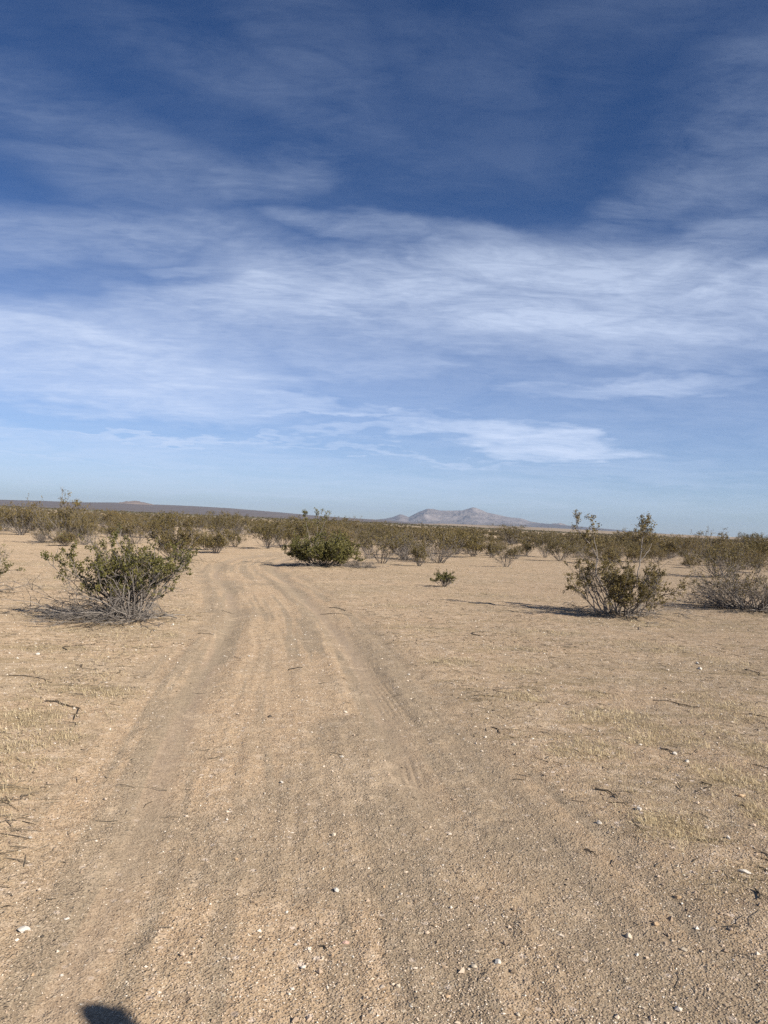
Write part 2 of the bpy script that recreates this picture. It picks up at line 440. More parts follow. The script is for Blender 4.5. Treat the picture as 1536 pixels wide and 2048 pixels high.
def simple(name, ca, cb, scale=8, rough=.9, attr='rnd', noise_amt=.5, spec=.2, transl=0.0, objvar=0.0, bump=0.0):
    m, t, out = nt(name); b = NB(t)
    tc = b.n('ShaderNodeTexCoord').outputs['Object']
    n = b.noise(tc, scale, 4)
    f = b.rng(n, .3, .7)
    if attr:
        f = b.math('ADD', b.math('MULTIPLY', f, noise_amt), b.math('MULTIPLY', b.attr(attr), 1 - noise_amt))
    if objvar:
        oi = b.n('ShaderNodeObjectInfo').outputs['Random']
        f = b.math('ADD', f, b.math('MULTIPLY', b.math('SUBTRACT', oi, .5), objvar), clamp=True)
    col = b.mix(f, ca, cb)
    if objvar:
        col = b.mix(b.math('MULTIPLY', b.rng(b.n('ShaderNodeObjectInfo').outputs['Random'], .45, 1.0), .55), col, b.mix(.5, cb, (.21, .14, .065)))
    bs = b.n('ShaderNodeBsdfPrincipled'); b.lk(col, bs.inputs['Base Color']); bs.inputs['Roughness'].default_value = rough
    bs.inputs['Specular IOR Level'].default_value = spec
    if bump:
        b.lk(b.bump(b.noise(tc, scale * 4, 4), .6, bump), bs.inputs['Normal'])
    if transl:
        tr = b.n('ShaderNodeBsdfTranslucent'); b.lk(col, tr.inputs[0])
        mx = b.n('ShaderNodeMixShader'); mx.inputs[0].default_value = transl
        b.lk(bs.outputs[0], mx.inputs[1]); b.lk(tr.outputs[0], mx.inputs[2]); b.lk(mx.outputs[0], out.inputs[0])
    else:
        b.lk(bs.outputs[0], out.inputs[0])
    return m

MAT_GROUND = ground_material()
MAT_BARK = simple('grey_bark', (.062, .050, .041), (.33, .29, .255), 20, .85)
MAT_DEAD = simple('dead_wood', (.075, .062, .052), (.34, .30, .26), 16, .85)
MAT_LEAF = simple('creosote_leaf', (.098, .080, .026), (.220, .163, .060), 3, .55, noise_amt=.35, spec=.2, transl=.12, objvar=.35)
MAT_LEAF_G = simple('green_leaf', (.078, .084, .022), (.205, .172, .056), 3, .5, noise_amt=.35, spec=.2, transl=.12)
MAT_FARLEAF = simple('far_scrub_leaf', (.098, .080, .036), (.205, .155, .072), .5, .8, noise_amt=.4, transl=.15)
MAT_STRAW = simple('straw', (.38, .285, .165), (.80, .67, .43), 5, .8, transl=.3)
MAT_TWIG = simple('dark_twig', (.035, .028, .022), (.12, .095, .07), 30, .85, attr=None)
MAT_LITTER = simple('twig_litter', (.06, .048, .035), (.30, .24, .17), 5, .9, noise_amt=.2)

# ------------------------------------------------------------------ shrubs placed from the photograph
GRP_SCRUB = 'creosote shrubs scattered over the desert plain'
def place_xyz(px, py):
    x, y = at(px, py)
    return x, y

HERO = []    # filled below: (name, px, py, kwargs, leaf material, label)
HERO.append((262, 1246, dict(seed=2, h=1.14, rad=.56, nst=54, k1=6, k2=5, lpt=28, leaf=.026, tilt=(3, 62), leafmin=.46, crook=.22, gap=.33,
             lean=(-.04, 0), base=.30, dead=60, deadlen=1.6, deaddir=(-.80, -.10), bare=.30, r0=.013), MAT_LEAF_G,
             'large creosote shrub with tangled grey stems and fallen dead branches, left of the track'))
HERO.append((1240, 1236, dict(seed=6, h=.98, rad=.62, nst=46, k1=7, k2=5, lpt=22, leaf=.025, tilt=(3, 56), leafmin=.24, crook=.21, base=.62, gap=.44,
             dead=14, deadlen=1.3, bare=.15, r0=.013,
             paths=[([(-.08, -.05, 0), (-.25, 0, .33), (-.52, .05, .78), (-.45, .05, 1.02), (-.60, .05, 1.3), (-.84, .08, 1.5), (-.90, .08, 1.66), (-.86, .1, 1.86)], .017, .005, 17, 12),
                    ([(-.5, .05, .86), (-.48, 0, 1.1), (-.56, 0, 1.4), (-.60, 0, 1.76)], .010, .004, 7, 9),
                    ([(.12, 0, .2), (.3, .05, .6), (.37, .05, 1.0), (.38, .05, 1.25), (.43, .08, 1.5), (.46, .1, 1.80)], .015, .005, 18, 12),
                    ([(.37, .05, 1.0), (.58, .1, 1.28), (.60, .1, 1.45), (.52, .1, 1.64)], .009, .004, 6, 8)]), MAT_LEAF,
             'tall creosote shrub with two bare-stemmed leafy branches rising above the horizon'))
HERO.append((1505, 1226, dict(seed=8, h=1.15, rad=1.3, nst=80, k1=7, k2=5, lpt=8, leaf=.026, tilt=(12, 74), leafmin=.4, crook=.22, base=.5,
             dead=34, deadlen=1.3, bare=.35, r0=.014, upb=.0, lean=(-.15, 0)), MAT_LEAF,
             'nearly leafless shrub of dark arching stems cut by the right edge of the photo'))
HERO.append((642, 1136, dict(seed=12, h=1.08, rad=1.15, nst=64, k1=7, k2=5, lpt=22, leaf=.036, gap=.15, tilt=(5, 72), leafmin=.15, crook=.13, base=.5,
             dead=24, deadlen=1.35, bare=.02, r0=.013, twl=.2,
             paths=[([(-.3, .3, .3), (-.45, .3, .9), (-.62, .3, 1.4), (-.66, .3, 1.85)], .013, .005, 9, 9),
                    ([(-.1, .3, .3), (-.2, .3, 1.0), (-.22, .3, 1.5), (-.18, .3, 1.80)], .013, .005, 9, 9),
                    ([(-.2, .3, .9), (.0, .3, 1.4), (.12, .3, 1.72)], .010, .004, 6, 8)]), MAT_LEAF_G,
             'dense bright green creosote shrub at the right side of the track bend'))
HERO.append((886, 1178, dict(seed=15, h=.42, rad=.42, nst=20, k1=5, k2=4, lpt=12, leaf=.024, tilt=(5, 58), leafmin=.4, crook=.10, base=.05,
             bare=0, r0=.006, twl=.07, clump=.02), MAT_LEAF_G,
             'small lone green shrub standing on open sand right of the track'))
HERO.append((-62, 1192, dict(seed=18, h=.92, rad=.68, nst=34, k1=6, k2=4, lpt=14, leaf=.026, tilt=(5, 70), leafmin=.2, crook=.15, base=.2,
             dead=16, deadlen=1.2, bare=.1, r0=.012), MAT_LEAF_G,
             'leafy shrub mostly hidden by the left edge of the photo, twigs reaching in'))
HERO.append((352, 1124, dict(seed=21, h=1.35, rad=1.2, nst=42, k1=6, k2=5, lpt=16, leaf=.034, gap=.30, tilt=(5, 58), leafmin=.2, crook=.12, base=.25,
             dead=8, deadlen=.8, bare=.1, r0=.012, twl=.2), MAT_LEAF,
             'olive creosote shrub just behind the large tangled shrub left of the track'))
HERO.append((722, 1138, dict(seed=24, h=.36, rad=.55, nst=30, k1=5, k2=4, lpt=2, leaf=.016, tilt=(20, 80), leafmin=.3, crook=.2, base=.35,
             dead=20, deadlen=.6, bare=.75, r0=.008, upb=0), MAT_LEAF,
             'low grey dead shrub touching the right side of the dense green shrub'))

VAR = [   # shape families for the middle distance
    dict(seed=101, h=1.2, rad=.9, nst=26, lpt=8, bare=.05),
    dict(seed=102, h=1.25, rad=1.25, nst=38, lpt=8, bare=.15, leafmin=.5, base=.25),
    dict(seed=103, h=1.0, rad=.75, nst=20, lpt=9, bare=.0, leafmin=.2),
    dict(seed=104, h=1.35, rad=.95, nst=26, lpt=7, bare=.15, leafmin=.35),
    dict(seed=105, h=.95, rad=1.15, nst=34, lpt=3, bare=.6, leafmin=.4, dead=14, deadlen=1.0, upb=0),
    dict(seed=106, h=1.1, rad=1.05, nst=30, lpt=9, bare=.05, leafmin=.15),
    dict(seed=107, h=1.4, rad=1.2, nst=30, lpt=8, bare=.2, leafmin=.45, base=.3),
    dict(seed=108, h=.8, rad=.7, nst=18, lpt=8, bare=.1, leafmin=.3),
    dict(seed=109, h=1.15, rad=1.3, nst=40, lpt=7, bare=.25, leafmin=.3, base=.4, dead=10, deadlen=.9),
    dict(seed=110, h=1.2, rad=.8, nst=18, lpt=7, bare=.3, leafmin=.4),
]
LOOK = ['rounded olive', 'broad fan-shaped', 'compact bushy', 'tall upright', 'grey half-dead', 'dense low-leafed', 'tall spreading', 'small upright', 'wide tangled', 'thin sparse']
PROTO = []
for i, v in enumerate(VAR):
    v = dict(v); v.update(k1=6, k2=4, leaf=.040, sides=3, twl=.2, r0=.012, clump=.07, crook=.18, gap=.27, tilt=(5, 60)); v['lpt'] = max(3, int(v['lpt'] * 1.5)); v['leafmin'] = v.get('leafmin', .3) + .12
    S, L, D = shrub_geo(**v)
    PROTO.append((v, S.mesh('shrub_stem', MAT_BARK), L.mesh('shrub_foliage', MAT_LEAF), D.mesh('shrub_dead_wood', MAT_DEAD) if D.n else None))

# (x, y base, y top, width px, family, label)
MID = [
    (42, 1074, 1016, 70, 3, 'dark upright shrub on bare sand near the left edge, left of the tallest shrub'),
    (118, 1091, 1008, 95, 6, 'tallest spreading shrub at far left, a thin dry stalk rising above it'),
    (86, 1091, 1062, 62, 4, 'low mound of grey dead branches in front of the tallest left shrub'),
    (131, 1096, 1068, 46, 5, 'low bright olive shrub at the foot of the tallest left shrub'),
    (168, 1094, 1036, 62, 8, 'grey tangled shrub right of the tallest left shrub'),
    (6, 1066, 1022, 70, 8, 'grey-stemmed shrub half cut by the left edge of the photo'),
    (236, 1056, 1026, 60, 5, 'dark shrub behind the patch of bare sand at left'),
    (270, 1092, 1042, 84, 6, 'spreading shrub behind the large tangled shrub, left one'),
    (306, 1080, 1032, 76, 0, 'olive shrub behind the large tangled shrub, right one'),
    (338, 1066, 1028, 54, 3, 'upright shrub left of the far end of the track'),
    (392, 1066, 1030, 48, 8, 'grey-based shrub beside the far left bank of the track bend'),
    (437, 1083, 1028, 56, 3, 'V-shaped dark shrub on the outer bank of the track bend'),
    (472, 1072, 1028, 66, 8, 'dark tangled shrub right behind the V-shaped shrub of the track bend'),
    (534, 1101, 1044, 70, 0, 'round shrub on a narrow grey foot between the track bend and the dense green shrub'),
    (596, 1078, 1040, 70, 5, 'olive shrub behind and left of the dense green shrub'),
    (660, 1068, 1034, 70, 0, 'olive shrub directly behind the dense green shrub'),
    (764, 1131, 1072, 78, 9, 'airy brownish shrub with pale stems right of the low dead shrub'),
    (738, 1122, 1066, 60, 6, 'darker shrub tucked behind the airy brownish shrub'),
    (838, 1137, 1090, 42, 7, 'small narrow shrub in front of the big fan-shaped grey shrub'),
    (876, 1129, 1060, 112, 1, 'big fan-shaped shrub with pale grey stems in the centre of the scrub'),
    (806, 1098, 1058, 58, 4, 'grey half-dead shrub behind the small narrow shrub'),
    (720, 1078, 1040, 66, 6, 'spreading shrub behind the gap right of the dense green shrub'),
    (946, 1118, 1072, 62, 2, 'dark compact shrub right of the big fan-shaped shrub'),
    (983, 1120, 1088, 34, 7, 'small shrub half behind the pale-stemmed shrub on open sand'),
    (1012, 1138, 1094, 56, 9, 'pale-stemmed V-shaped shrub standing forward on open sand'),
    (1052, 1115, 1084, 36, 7, 'little round shrub casting a thin shadow, right of the pale-stemmed shrub'),
    (1090, 1118, 1066, 44, 3, 'upright shrub left of the tall two-branched shrub'),
    (1120, 1125, 1082, 62, 0, 'dark shrub just left of the tall two-branched shrub'),
    (1022, 1092, 1052, 66, 3, 'tall grey-based shrub behind the little round shrub'),
    (1158, 1108, 1064, 66, 6, 'wide shrub seen behind the left tall branch of the two-branched shrub'),
    (1214, 1132, 1096, 54, 2, 'small dark shrub seen through the two-branched shrub'),
    (1262, 1094, 1060, 70, 5, 'olive shrub behind the right tall branch of the two-branched shrub'),
    (1338, 1118, 1080, 56, 2, 'compact olive shrub right of the two-branched shrub'),
    (1378, 1123, 1076, 50, 3, 'dark upright shrub beside the compact olive shrub at right'),
    (1440, 1158, 1094, 104, 8, 'wide dark tangled shrub with a deep shadow behind the right edge shrub'),
    (1424, 1112, 1066, 80, 6, 'tall olive shrub behind the wide tangled shrub at right'),
    (1500, 1130, 1078, 70, 5, 'grey-olive shrub near the right edge behind the arching stems'),
    (1508, 1094, 1068, 60, 8, 'low shrub at the right edge in front of the far plain'),
    (690, 1112, 1064, 66, 5, 'dark bushy shrub behind the right half of the dense green shrub'),
    (797, 1114, 1066, 56, 0, 'round shrub filling the gap left of the big fan-shaped shrub'),
    (912, 1112, 1062, 60, 5, 'low-leafed shrub between the big fan-shaped shrub and the dark compact shrub'),
    (594, 1096, 1046, 60, 2, 'compact shrub peeping out left of the dense green shrub'),
    (1300, 1104, 1066, 60, 0, 'rounded shrub between the two-branched shrub and the compact olive shrub'),
]

placed = []
root_specs = []
for (px, py, kw, lm, label) in HERO:
    x, y = at(px, py); placed.append((x, y, kw['rad']))
    MOUNDS.append((x, y, kw['rad'] * .8, .07 if kw['h'] > .6 else .02))
for (px, py, pt, w, f, label) in MID:
    x, y = at(px, py); placed.append((x, y, .9)); MOUNDS.append((x, y, .9, .06))

# random ones: 300 in all
rng = np.random.RandomState(42)
RAND = []
def in_view_az(x, y): return abs(math.degrees(math.atan2(x, y)))
tries = 0
NRAND = 300 - len(HERO) - len(MID)
while len(RAND) < NRAND and tries < 60000:
    tries += 1
    a = rng.uniform(-R(29.5), R(29.5)); D = math.sqrt(rng.uniform(34 ** 2, 92 ** 2))
    x, y = D * math.sin(a), D * math.cos(a)
    if a > R(3) and D < 41: continue
    if a < R(-14) and D < 50: continue
    # open sandy clearings
    if fbm(np.array([x / 13.]), np.array([y / 13.]), 2, 91)[0] > .57: continue
    if masks(np.array([x]), np.array([y]))[2][0] > .02 or (y < 62 and float(lat(np.array([x]), np.array([y]), GL)[0]) > -1.4 and float(lat(np.array([x]), np.array([y]), GR)[0]) < 1.3): continue
    if any((x - p[0]) ** 2 + (y - p[1]) ** 2 < 2.3 ** 2 for p in placed): continue
    placed.append((x, y, 1.)); RAND.append((x, y, rng.randint(0, 10), rng.uniform(.6, 1.3)))

# ------------------------------------------------------------------ ground sheet
def ground():
    dense = np.radians(np.arange(-44, 44.01, .105))
    rest = np.radians(np.concatenate([np.arange(45, 180, 1.5), np.arange(180, 316, 1.5)]))
    th = np.concatenate([dense, rest]); nth = len(th)
    rs = [.25]
    while rs[-1] < 20500:
        r = rs[-1]
        if r < 2.2: s = .035
        elif r < 45: s = max(.011, r * r / 1230. * .62)
        else: s = r * .05
        rs.append(r + s)
    rs[-1] = 20500
    rs = np.array(rs)
    Rr, T = np.meshgrid(rs, th, indexing='ij')
    X = (Rr * np.sin(T)).ravel(); Y = (Rr * np.cos(T)).ravel()
    X = np.concatenate([X, [0]]); Y = np.concatenate([Y, [0]])
    Z = height(X, Y)
    ul, ur, road, rut = masks(X, Y)
    dp = sorted([at(*q)[::-1] for q in ((705, 1240), (760, 1310), (860, 1440), (960, 1560), (1060, 1680), (1140, 1800), (1220, 1920), (1290, 2040))])
    dx = np.interp(Y, [q[0] for q in dp], [q[1] for q in dp])
    dust = 1.25 * np.exp(-((X - dx) / .26) ** 2) * sstep(1.5, 2.2, Y) * (1 - sstep(10.0, 13.0, Y)) * (.7 + .7 * fbm(X * 2.2, Y * 1.3, 3, 7))
    dust = np.maximum(dust, road * sstep(.47, .60, fbm(ul / .15, Y / 3.6, 3, 205)))
    dust = np.maximum(dust, sstep(.55, .70, fbm(X / 1.4, Y / 1.9, 4, 171)) * road * .8)
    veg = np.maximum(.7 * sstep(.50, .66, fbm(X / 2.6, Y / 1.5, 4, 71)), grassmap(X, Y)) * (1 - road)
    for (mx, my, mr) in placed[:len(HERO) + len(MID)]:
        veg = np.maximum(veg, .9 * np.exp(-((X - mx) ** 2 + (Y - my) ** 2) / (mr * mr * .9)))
    n = len(rs)
    idx = np.arange(n * nth).reshape(n, nth); j = np.roll(idx, -1, axis=1)
    q = np.stack([idx[:-1], idx[1:], j[1:], j[:-1]], -1).reshape(-1, 4)
    c = n * nth
    tri = np.stack([np.full(nth, c), idx[0], j[0]], 1)
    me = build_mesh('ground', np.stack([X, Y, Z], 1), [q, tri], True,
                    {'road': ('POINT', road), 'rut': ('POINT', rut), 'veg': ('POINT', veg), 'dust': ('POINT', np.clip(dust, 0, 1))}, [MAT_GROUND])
    return link('ground', me, kind='structure')
ground()

# ------------------------------------------------------------------ far relief
def rise(name, r_in, r_top, r_out, prof, mat, rough=0.0, seed=0, na=500, nr=26, amin=-60, amax=60):
    """a far rise: prof = [(photo x, height in photo pixels over the horizon line)]"""
    th = np.radians(np.linspace(amin, amax, na))
    pa = np.array([math.atan((p[0] - 768) / F) for p in prof]); ph = np.array([p[1] for p in prof], float)
    e = np.interp(th, pa, ph) / F * r_top
    rs = np.concatenate([np.linspace(r_in, r_top, nr), np.linspace(r_top, r_out, 8)[1:]])
    Rr, T = np.meshgrid(rs, th, indexing='ij')
    X = Rr * np.sin(T); Y = Rr * np.cos(T)
    s = np.where(Rr <= r_top, ((Rr - r_in) / (r_top - r_in)) ** 1.5, 1 - sstep(r_top, r_out, Rr))
    edge = sstep(amin, amin + 8, np.degrees(T)) * (1 - sstep(amax - 8, amax, np.degrees(T)))
    Z = 3.4 + e[None] * s * edge * (1 + rough * (fbm(X / 260, Y / 260, 4, seed) - .5) * (1 - s)) - 4.0 * (1 - sstep(0, .02, s))
    n = len(rs)
    idx = np.arange(n * na).reshape(n, na)
    q = np.stack([idx[:-1, :-1], idx[1:, :-1], idx[1:, 1:], idx[:-1, 1:]], -1).reshape(-1, 4)[:, ::-1]
    me = build_mesh(name, np.stack([X.ravel(), Y.ravel(), Z.ravel()], 1), [q], True, None, [mat])
    return link(name, me, kind='structure')

def far_mat(name, ca, cb, sc, cc=None, fcc=(.6, .7)):
    m, t, out = nt(name); b = NB(t); P = b.pos()
    mp = b.n('ShaderNodeMapping'); b.lk(P, mp.inputs[0]); mp.inputs['Scale'].default_value = sc
    col = b.mix(b.rng(b.noise(mp.outputs[0], 1, 6, .65), .35, .65), ca, cb)
    if cc: col = b.mix(b.rng(b.noise(mp.outputs[0], .37, 5, .6), *fcc), col, cc)
    bs = b.n('ShaderNodeBsdfPrincipled'); b.lk(col, bs.inputs['Base Color']); bs.inputs['Roughness'].default_value = 1
    bs.inputs['Specular IOR Level'].default_value = 0
    b.lk(bs.outputs[0], out.inputs[0]); return m

rise('hills', 2600, 7000, 8200,
     [(-900, 12), (0, 18), (100, 19.5), (160, 19.8), (230, 22.5), (300, 22), (380, 22.3), (460, 21.2), (560, 17.2), (640, 13.4), (700, 11.8), (770, 10.2), (870, 6), (1040, 2), (1200, 0), (2500, 0)],
     far_mat('bajada', (.140, .120, .116), (.185, .158, .150), (.012, .0012, 0)), .25, 3)
rise('plain', 1700, 4200, 5200,
     [(-900, 1.5), (0, 1.5), (700, 1.5), (800, 3.0), (880, 7.6), (1000, 8.2), (1160, 6.8), (1300, 5.0), (1536, 3.6), (2500, 3)],
     far_mat('bare_plain', (.30, .235, .175), (.37, .29, .21), (.01, .001, 0), (.15, .13, .09), (.56, .62)), .0, 4)

def mountain():
    r0, rtop, r1 = 9500, 15500, 18500
    prof = [(600, 0), (730, 8), (770, 13.5), (785, 17), (800, 23.5), (806, 23), (818, 18.5), (830, 26), (842, 32), (855, 37), (866, 37), (880, 34.5), (893, 34.8), (905, 35.2), (925, 36.5), (935, 40),
            (945, 43.5), (952, 42.5), (962, 39), (975, 34), (1000, 29.5), (1020, 26), (1040, 25), (1050, 23), (1060, 19.5), (1080, 17)]
    apr = [(500, 0), (640, 3), (770, 9), (860, 13), (1000, 17), (1080, 16.8), (1120, 15), (1200, 11.2), (1300, 6.4), (1400, 4.0), (1536, 2.8), (1900, 1.5), (2400, 0)]
    na, nr = 1300, 150
    xs = np.linspace(480, 2400, na); th = np.arctan((xs - 768) / F)
    top = np.interp(xs, [p[0] for p in prof], [p[1] for p in prof]); top[xs > 1080] = 0
    ap = np.interp(xs, [p[0] for p in apr], [p[1] for p in apr])
    rs = np.linspace(r0, r1, nr)
    Rr, T = np.meshgrid(rs, th, indexing='ij'); X = Rr * np.sin(T); Y = Rr * np.cos(T)
    A = ap[None] / F * rtop; Tp = np.maximum(top - ap, 0)[None] / F * rtop
    t = np.clip((Rr - r0) / (rtop - r0), 0, 1)
    back = 1 - sstep(rtop, r1, Rr)
    apron = A * t ** 2.2 * back
    s = np.clip(1 - np.abs(Rr - rtop) / 2900, 0, 1)
    rid = 1 - np.abs(2 * fbm(X / 620, Y / 900, 5, 13) - 1)
    rid2 = 1 - np.abs(2 * fbm(X / 210, Y / 380, 4, 14) - 1)
    body = Tp * (s ** 1.15) * (1 - (1 - s) * 1.9 * (1 - rid) - .34 * (1 - rid2) * sstep(0, .12, 1 - s) )
    lumps = Tp * .55 * np.exp(-((s - .45) / .18) ** 2) * sstep(.45, .75, fbm(X / 800, Y / 700, 3, 19))
    body = np.maximum(body, 0) + lumps
    Z = 3 + apron + body * back - 8 * (1 - sstep(0, .03, t)) - 60 * sstep(.985, 1.0, (Rr - r0) / (r1 - r0))
    idx = np.arange(nr * na).reshape(nr, na)
    q = np.stack([idx[:-1, :-1], idx[1:, :-1], idx[1:, 1:], idx[:-1, 1:]], -1).reshape(-1, 4)[:, ::-1]
    rock = np.clip((body * back) / 60., 0, 1).ravel()
    m, tr, out = nt('mountain_rock'); b = NB(tr); P = b.pos()
    mp = b.n('ShaderNodeMapping'); b.lk(P, mp.inputs[0]); mp.inputs['Scale'].default_value = (.004, .0015, .012)
    n1 = b.noise(mp.outputs[0], 1, 7, .68)
    rockc = b.mix(b.rng(n1, .36, .62), (.205, .172, .165), (.305, .262, .245))
    mp2 = b.n('ShaderNodeMapping'); b.lk(P, mp2.inputs[0]); mp2.inputs['Scale'].default_value = (.0009, .0006, .03)
    n2 = b.noise(mp2.outputs[0], 1, 5, .6)
    apc = b.mix(b.rng(n2, .52, .66), (.135, .112, .105), (.27, .222, .190))
    col = b.mix(b.attr('rock'), apc, rockc)
    bs = b.n('ShaderNodeBsdfPrincipled'); b.lk(col, bs.inputs['Base Color']); bs.inputs['Roughness'].default_value = 1; bs.inputs['Specular IOR Level'].default_value = 0
    b.lk(b.bump(b.noise(P, .006, 8, .65), 1.0, 60), bs.inputs['Normal'])
    b.lk(bs.outputs[0], out.inputs[0])
    link('mountain', build_mesh('mountain', np.stack([X.ravel(), Y.ravel(), Z.ravel()], 1), [q], True, {'rock': ('POINT', rock)}, [m]), kind='structure')
mountain()

def knob(px, halfw, hpx, r, name='rocky_knob', pale=False):
    """rocky outcrop on the ridge line"""
    a0 = math.atan((px - 768) / F)
    na, nr = 70, 40
    W = halfw / F * r; Hh = hpx / F * r
    u = np.linspace(-1, 1, na); v = np.linspace(-1, 1, nr)
    V, U = np.meshgrid(v, u, indexing='ij')
    rr = np.sqrt(U ** 2 + V ** 2)
    z = np.clip(1 - rr, 0, 1) ** .9
    n = fbm(U * 2.3 + 5, V * 2.3, 4, 23 if not pale else 29)
    z = z * (.35 + 1.1 * n) - .12
    cx, cy = r * math.sin(a0), r * math.cos(a0)
    ex = Vector((math.cos(a0), -math.sin(a0))); ey = Vector((math.sin(a0), math.cos(a0)))
    X = cx + ex.x * U * W + ey.x * V * W * .8; Y = cy + ex.y * U * W + ey.y * V * W * .8
    base = {True: 11.0, False: 18.8}[pale] / F * r
    Z = 3.4 + base + z * Hh * 1.25
    idx = np.arange(na * nr).reshape(nr, na)
    q = np.stack([idx[:-1, :-1], idx[:-1, 1:], idx[1:, 1:], idx[1:, :-1]], -1).reshape(-1, 4)
    mt = far_mat('knob_rock_pale' if pale else 'knob_rock', (.17, .135, .12), (.27, .215, .185), (.02, .01, .05))
    link(name, build_mesh(name, np.stack([X.ravel(), Y.ravel(), Z.ravel()], 1), [q], True, None, [mt]), kind='structure')
knob(268, 52, 9, 6800, 'hill_knob')
knob(1117, 26, 8, 15600, 'far_peak', True)

# ------------------------------------------------------------------ shrubs
def finish(root, S, L, D, sm, lm, first=True):
    link('stem', S, root)
    link('foliage', L, root)
    if D is not None: link('dead_branch', D, root)

for (px, py, kw, lm, label) in HERO:
    x, y = at(px, py)
    S, L, D = shrub_geo(**kw)
    rt_ = empty('creosote_shrub', (x, y, hz(x, y)), 0, label, 'shrub', GRP_SCRUB)
    finish(rt_, S.mesh('shrub_stem', MAT_BARK, True), L.mesh('shrub_foliage', lm), D.mesh('shrub_dead_wood', MAT_DEAD, True) if D.n else None, None, None)

def copy_shrub(fam, x, y, s, sz, rz, label):
    v, S, L, D = PROTO[fam]
    root = empty('creosote_shrub', (x, y, hz(x, y)), rz, label, 'shrub', GRP_SCRUB)
    root.scale = (s, s, sz)
    finish(root, S, L, D, None, None)
    return root
rg = np.random.RandomState(5)
for (px, py, pt, w, f, label) in MID:
    x, y = at(px, py); D = math.hypot(x, y)
    v = PROTO[f][0]
    ht = (py - pt) / F * D; wd = w / F * D
    copy_shrub(f, x, y, wd / (2 * v['rad']) * 1.12, ht / (v['h'] * 1.06), rg.uniform(0, 6.28), label)
def where(x, y):
    a = 768 + F * (x / y); D = math.hypot(x, y)
    z = ('at the left edge' if a < 130 else 'below the rocky knob on the ridge' if a < 330 else 'beyond the track bend' if a < 560
         else 'behind the dense green roadside shrub' if a < 760 else 'below the left peak of the mountain' if a < 880
         else 'below the mountain summit' if a < 1000 else 'below the right shoulder of the mountain' if a < 1130
         else 'behind the two-branched tall shrub' if a < 1330 else 'at the right below the utility poles')
    d = ('in the front rows' if D < 46 else 'in the middle rows' if D < 62 else 'deep in the scrub' if D < 77 else 'farthest back')
    return z, d
for (x, y, f, s) in RAND:
    z, d = where(x, y)
    if x / y > .12: s *= .80
    copy_shrub(f, x, y, s, s * rg.uniform(.85, 1.15), rg.uniform(0, 6.28), '%s shrub %s, %s' % (LOOK[f], d, z))

# dry stalk rising out of the tallest left shrub
x, y = at(121, 1088)
D = math.hypot(x, y)
rgs = np.random.RandomState(77)
mb = MB()
c = np.array([[(0, 0, 0), (.03, 0, .7), (.0, 0, 1.5), (-.05, 0, 2.0), (-.02, 0, 2.45), (-.10, 0, 2.75)]], float)
c = c * (103 / F * D) / 2.75
mb.tubes(c, taper(1, 6, .017, .006), 5, rgs, np.array([.9]))
s_, d_, t_, i_ = kids(c, 12, .45, 1, (.2, .6), rgs)
mb.tubes(grow(s_, d_, rgs.uniform(.1, .35, len(s_)), 4, .15, .1, rgs), taper(len(s_), 4, .007, .003), 3, rgs)
link('dry_stalk', mb.mesh('dry_stalk', MAT_DEAD), None, (x, y, hz(x, y)), label='thin leafless dry stalk rising above the tallest shrub at far left, against the sky', category='dead stalk')

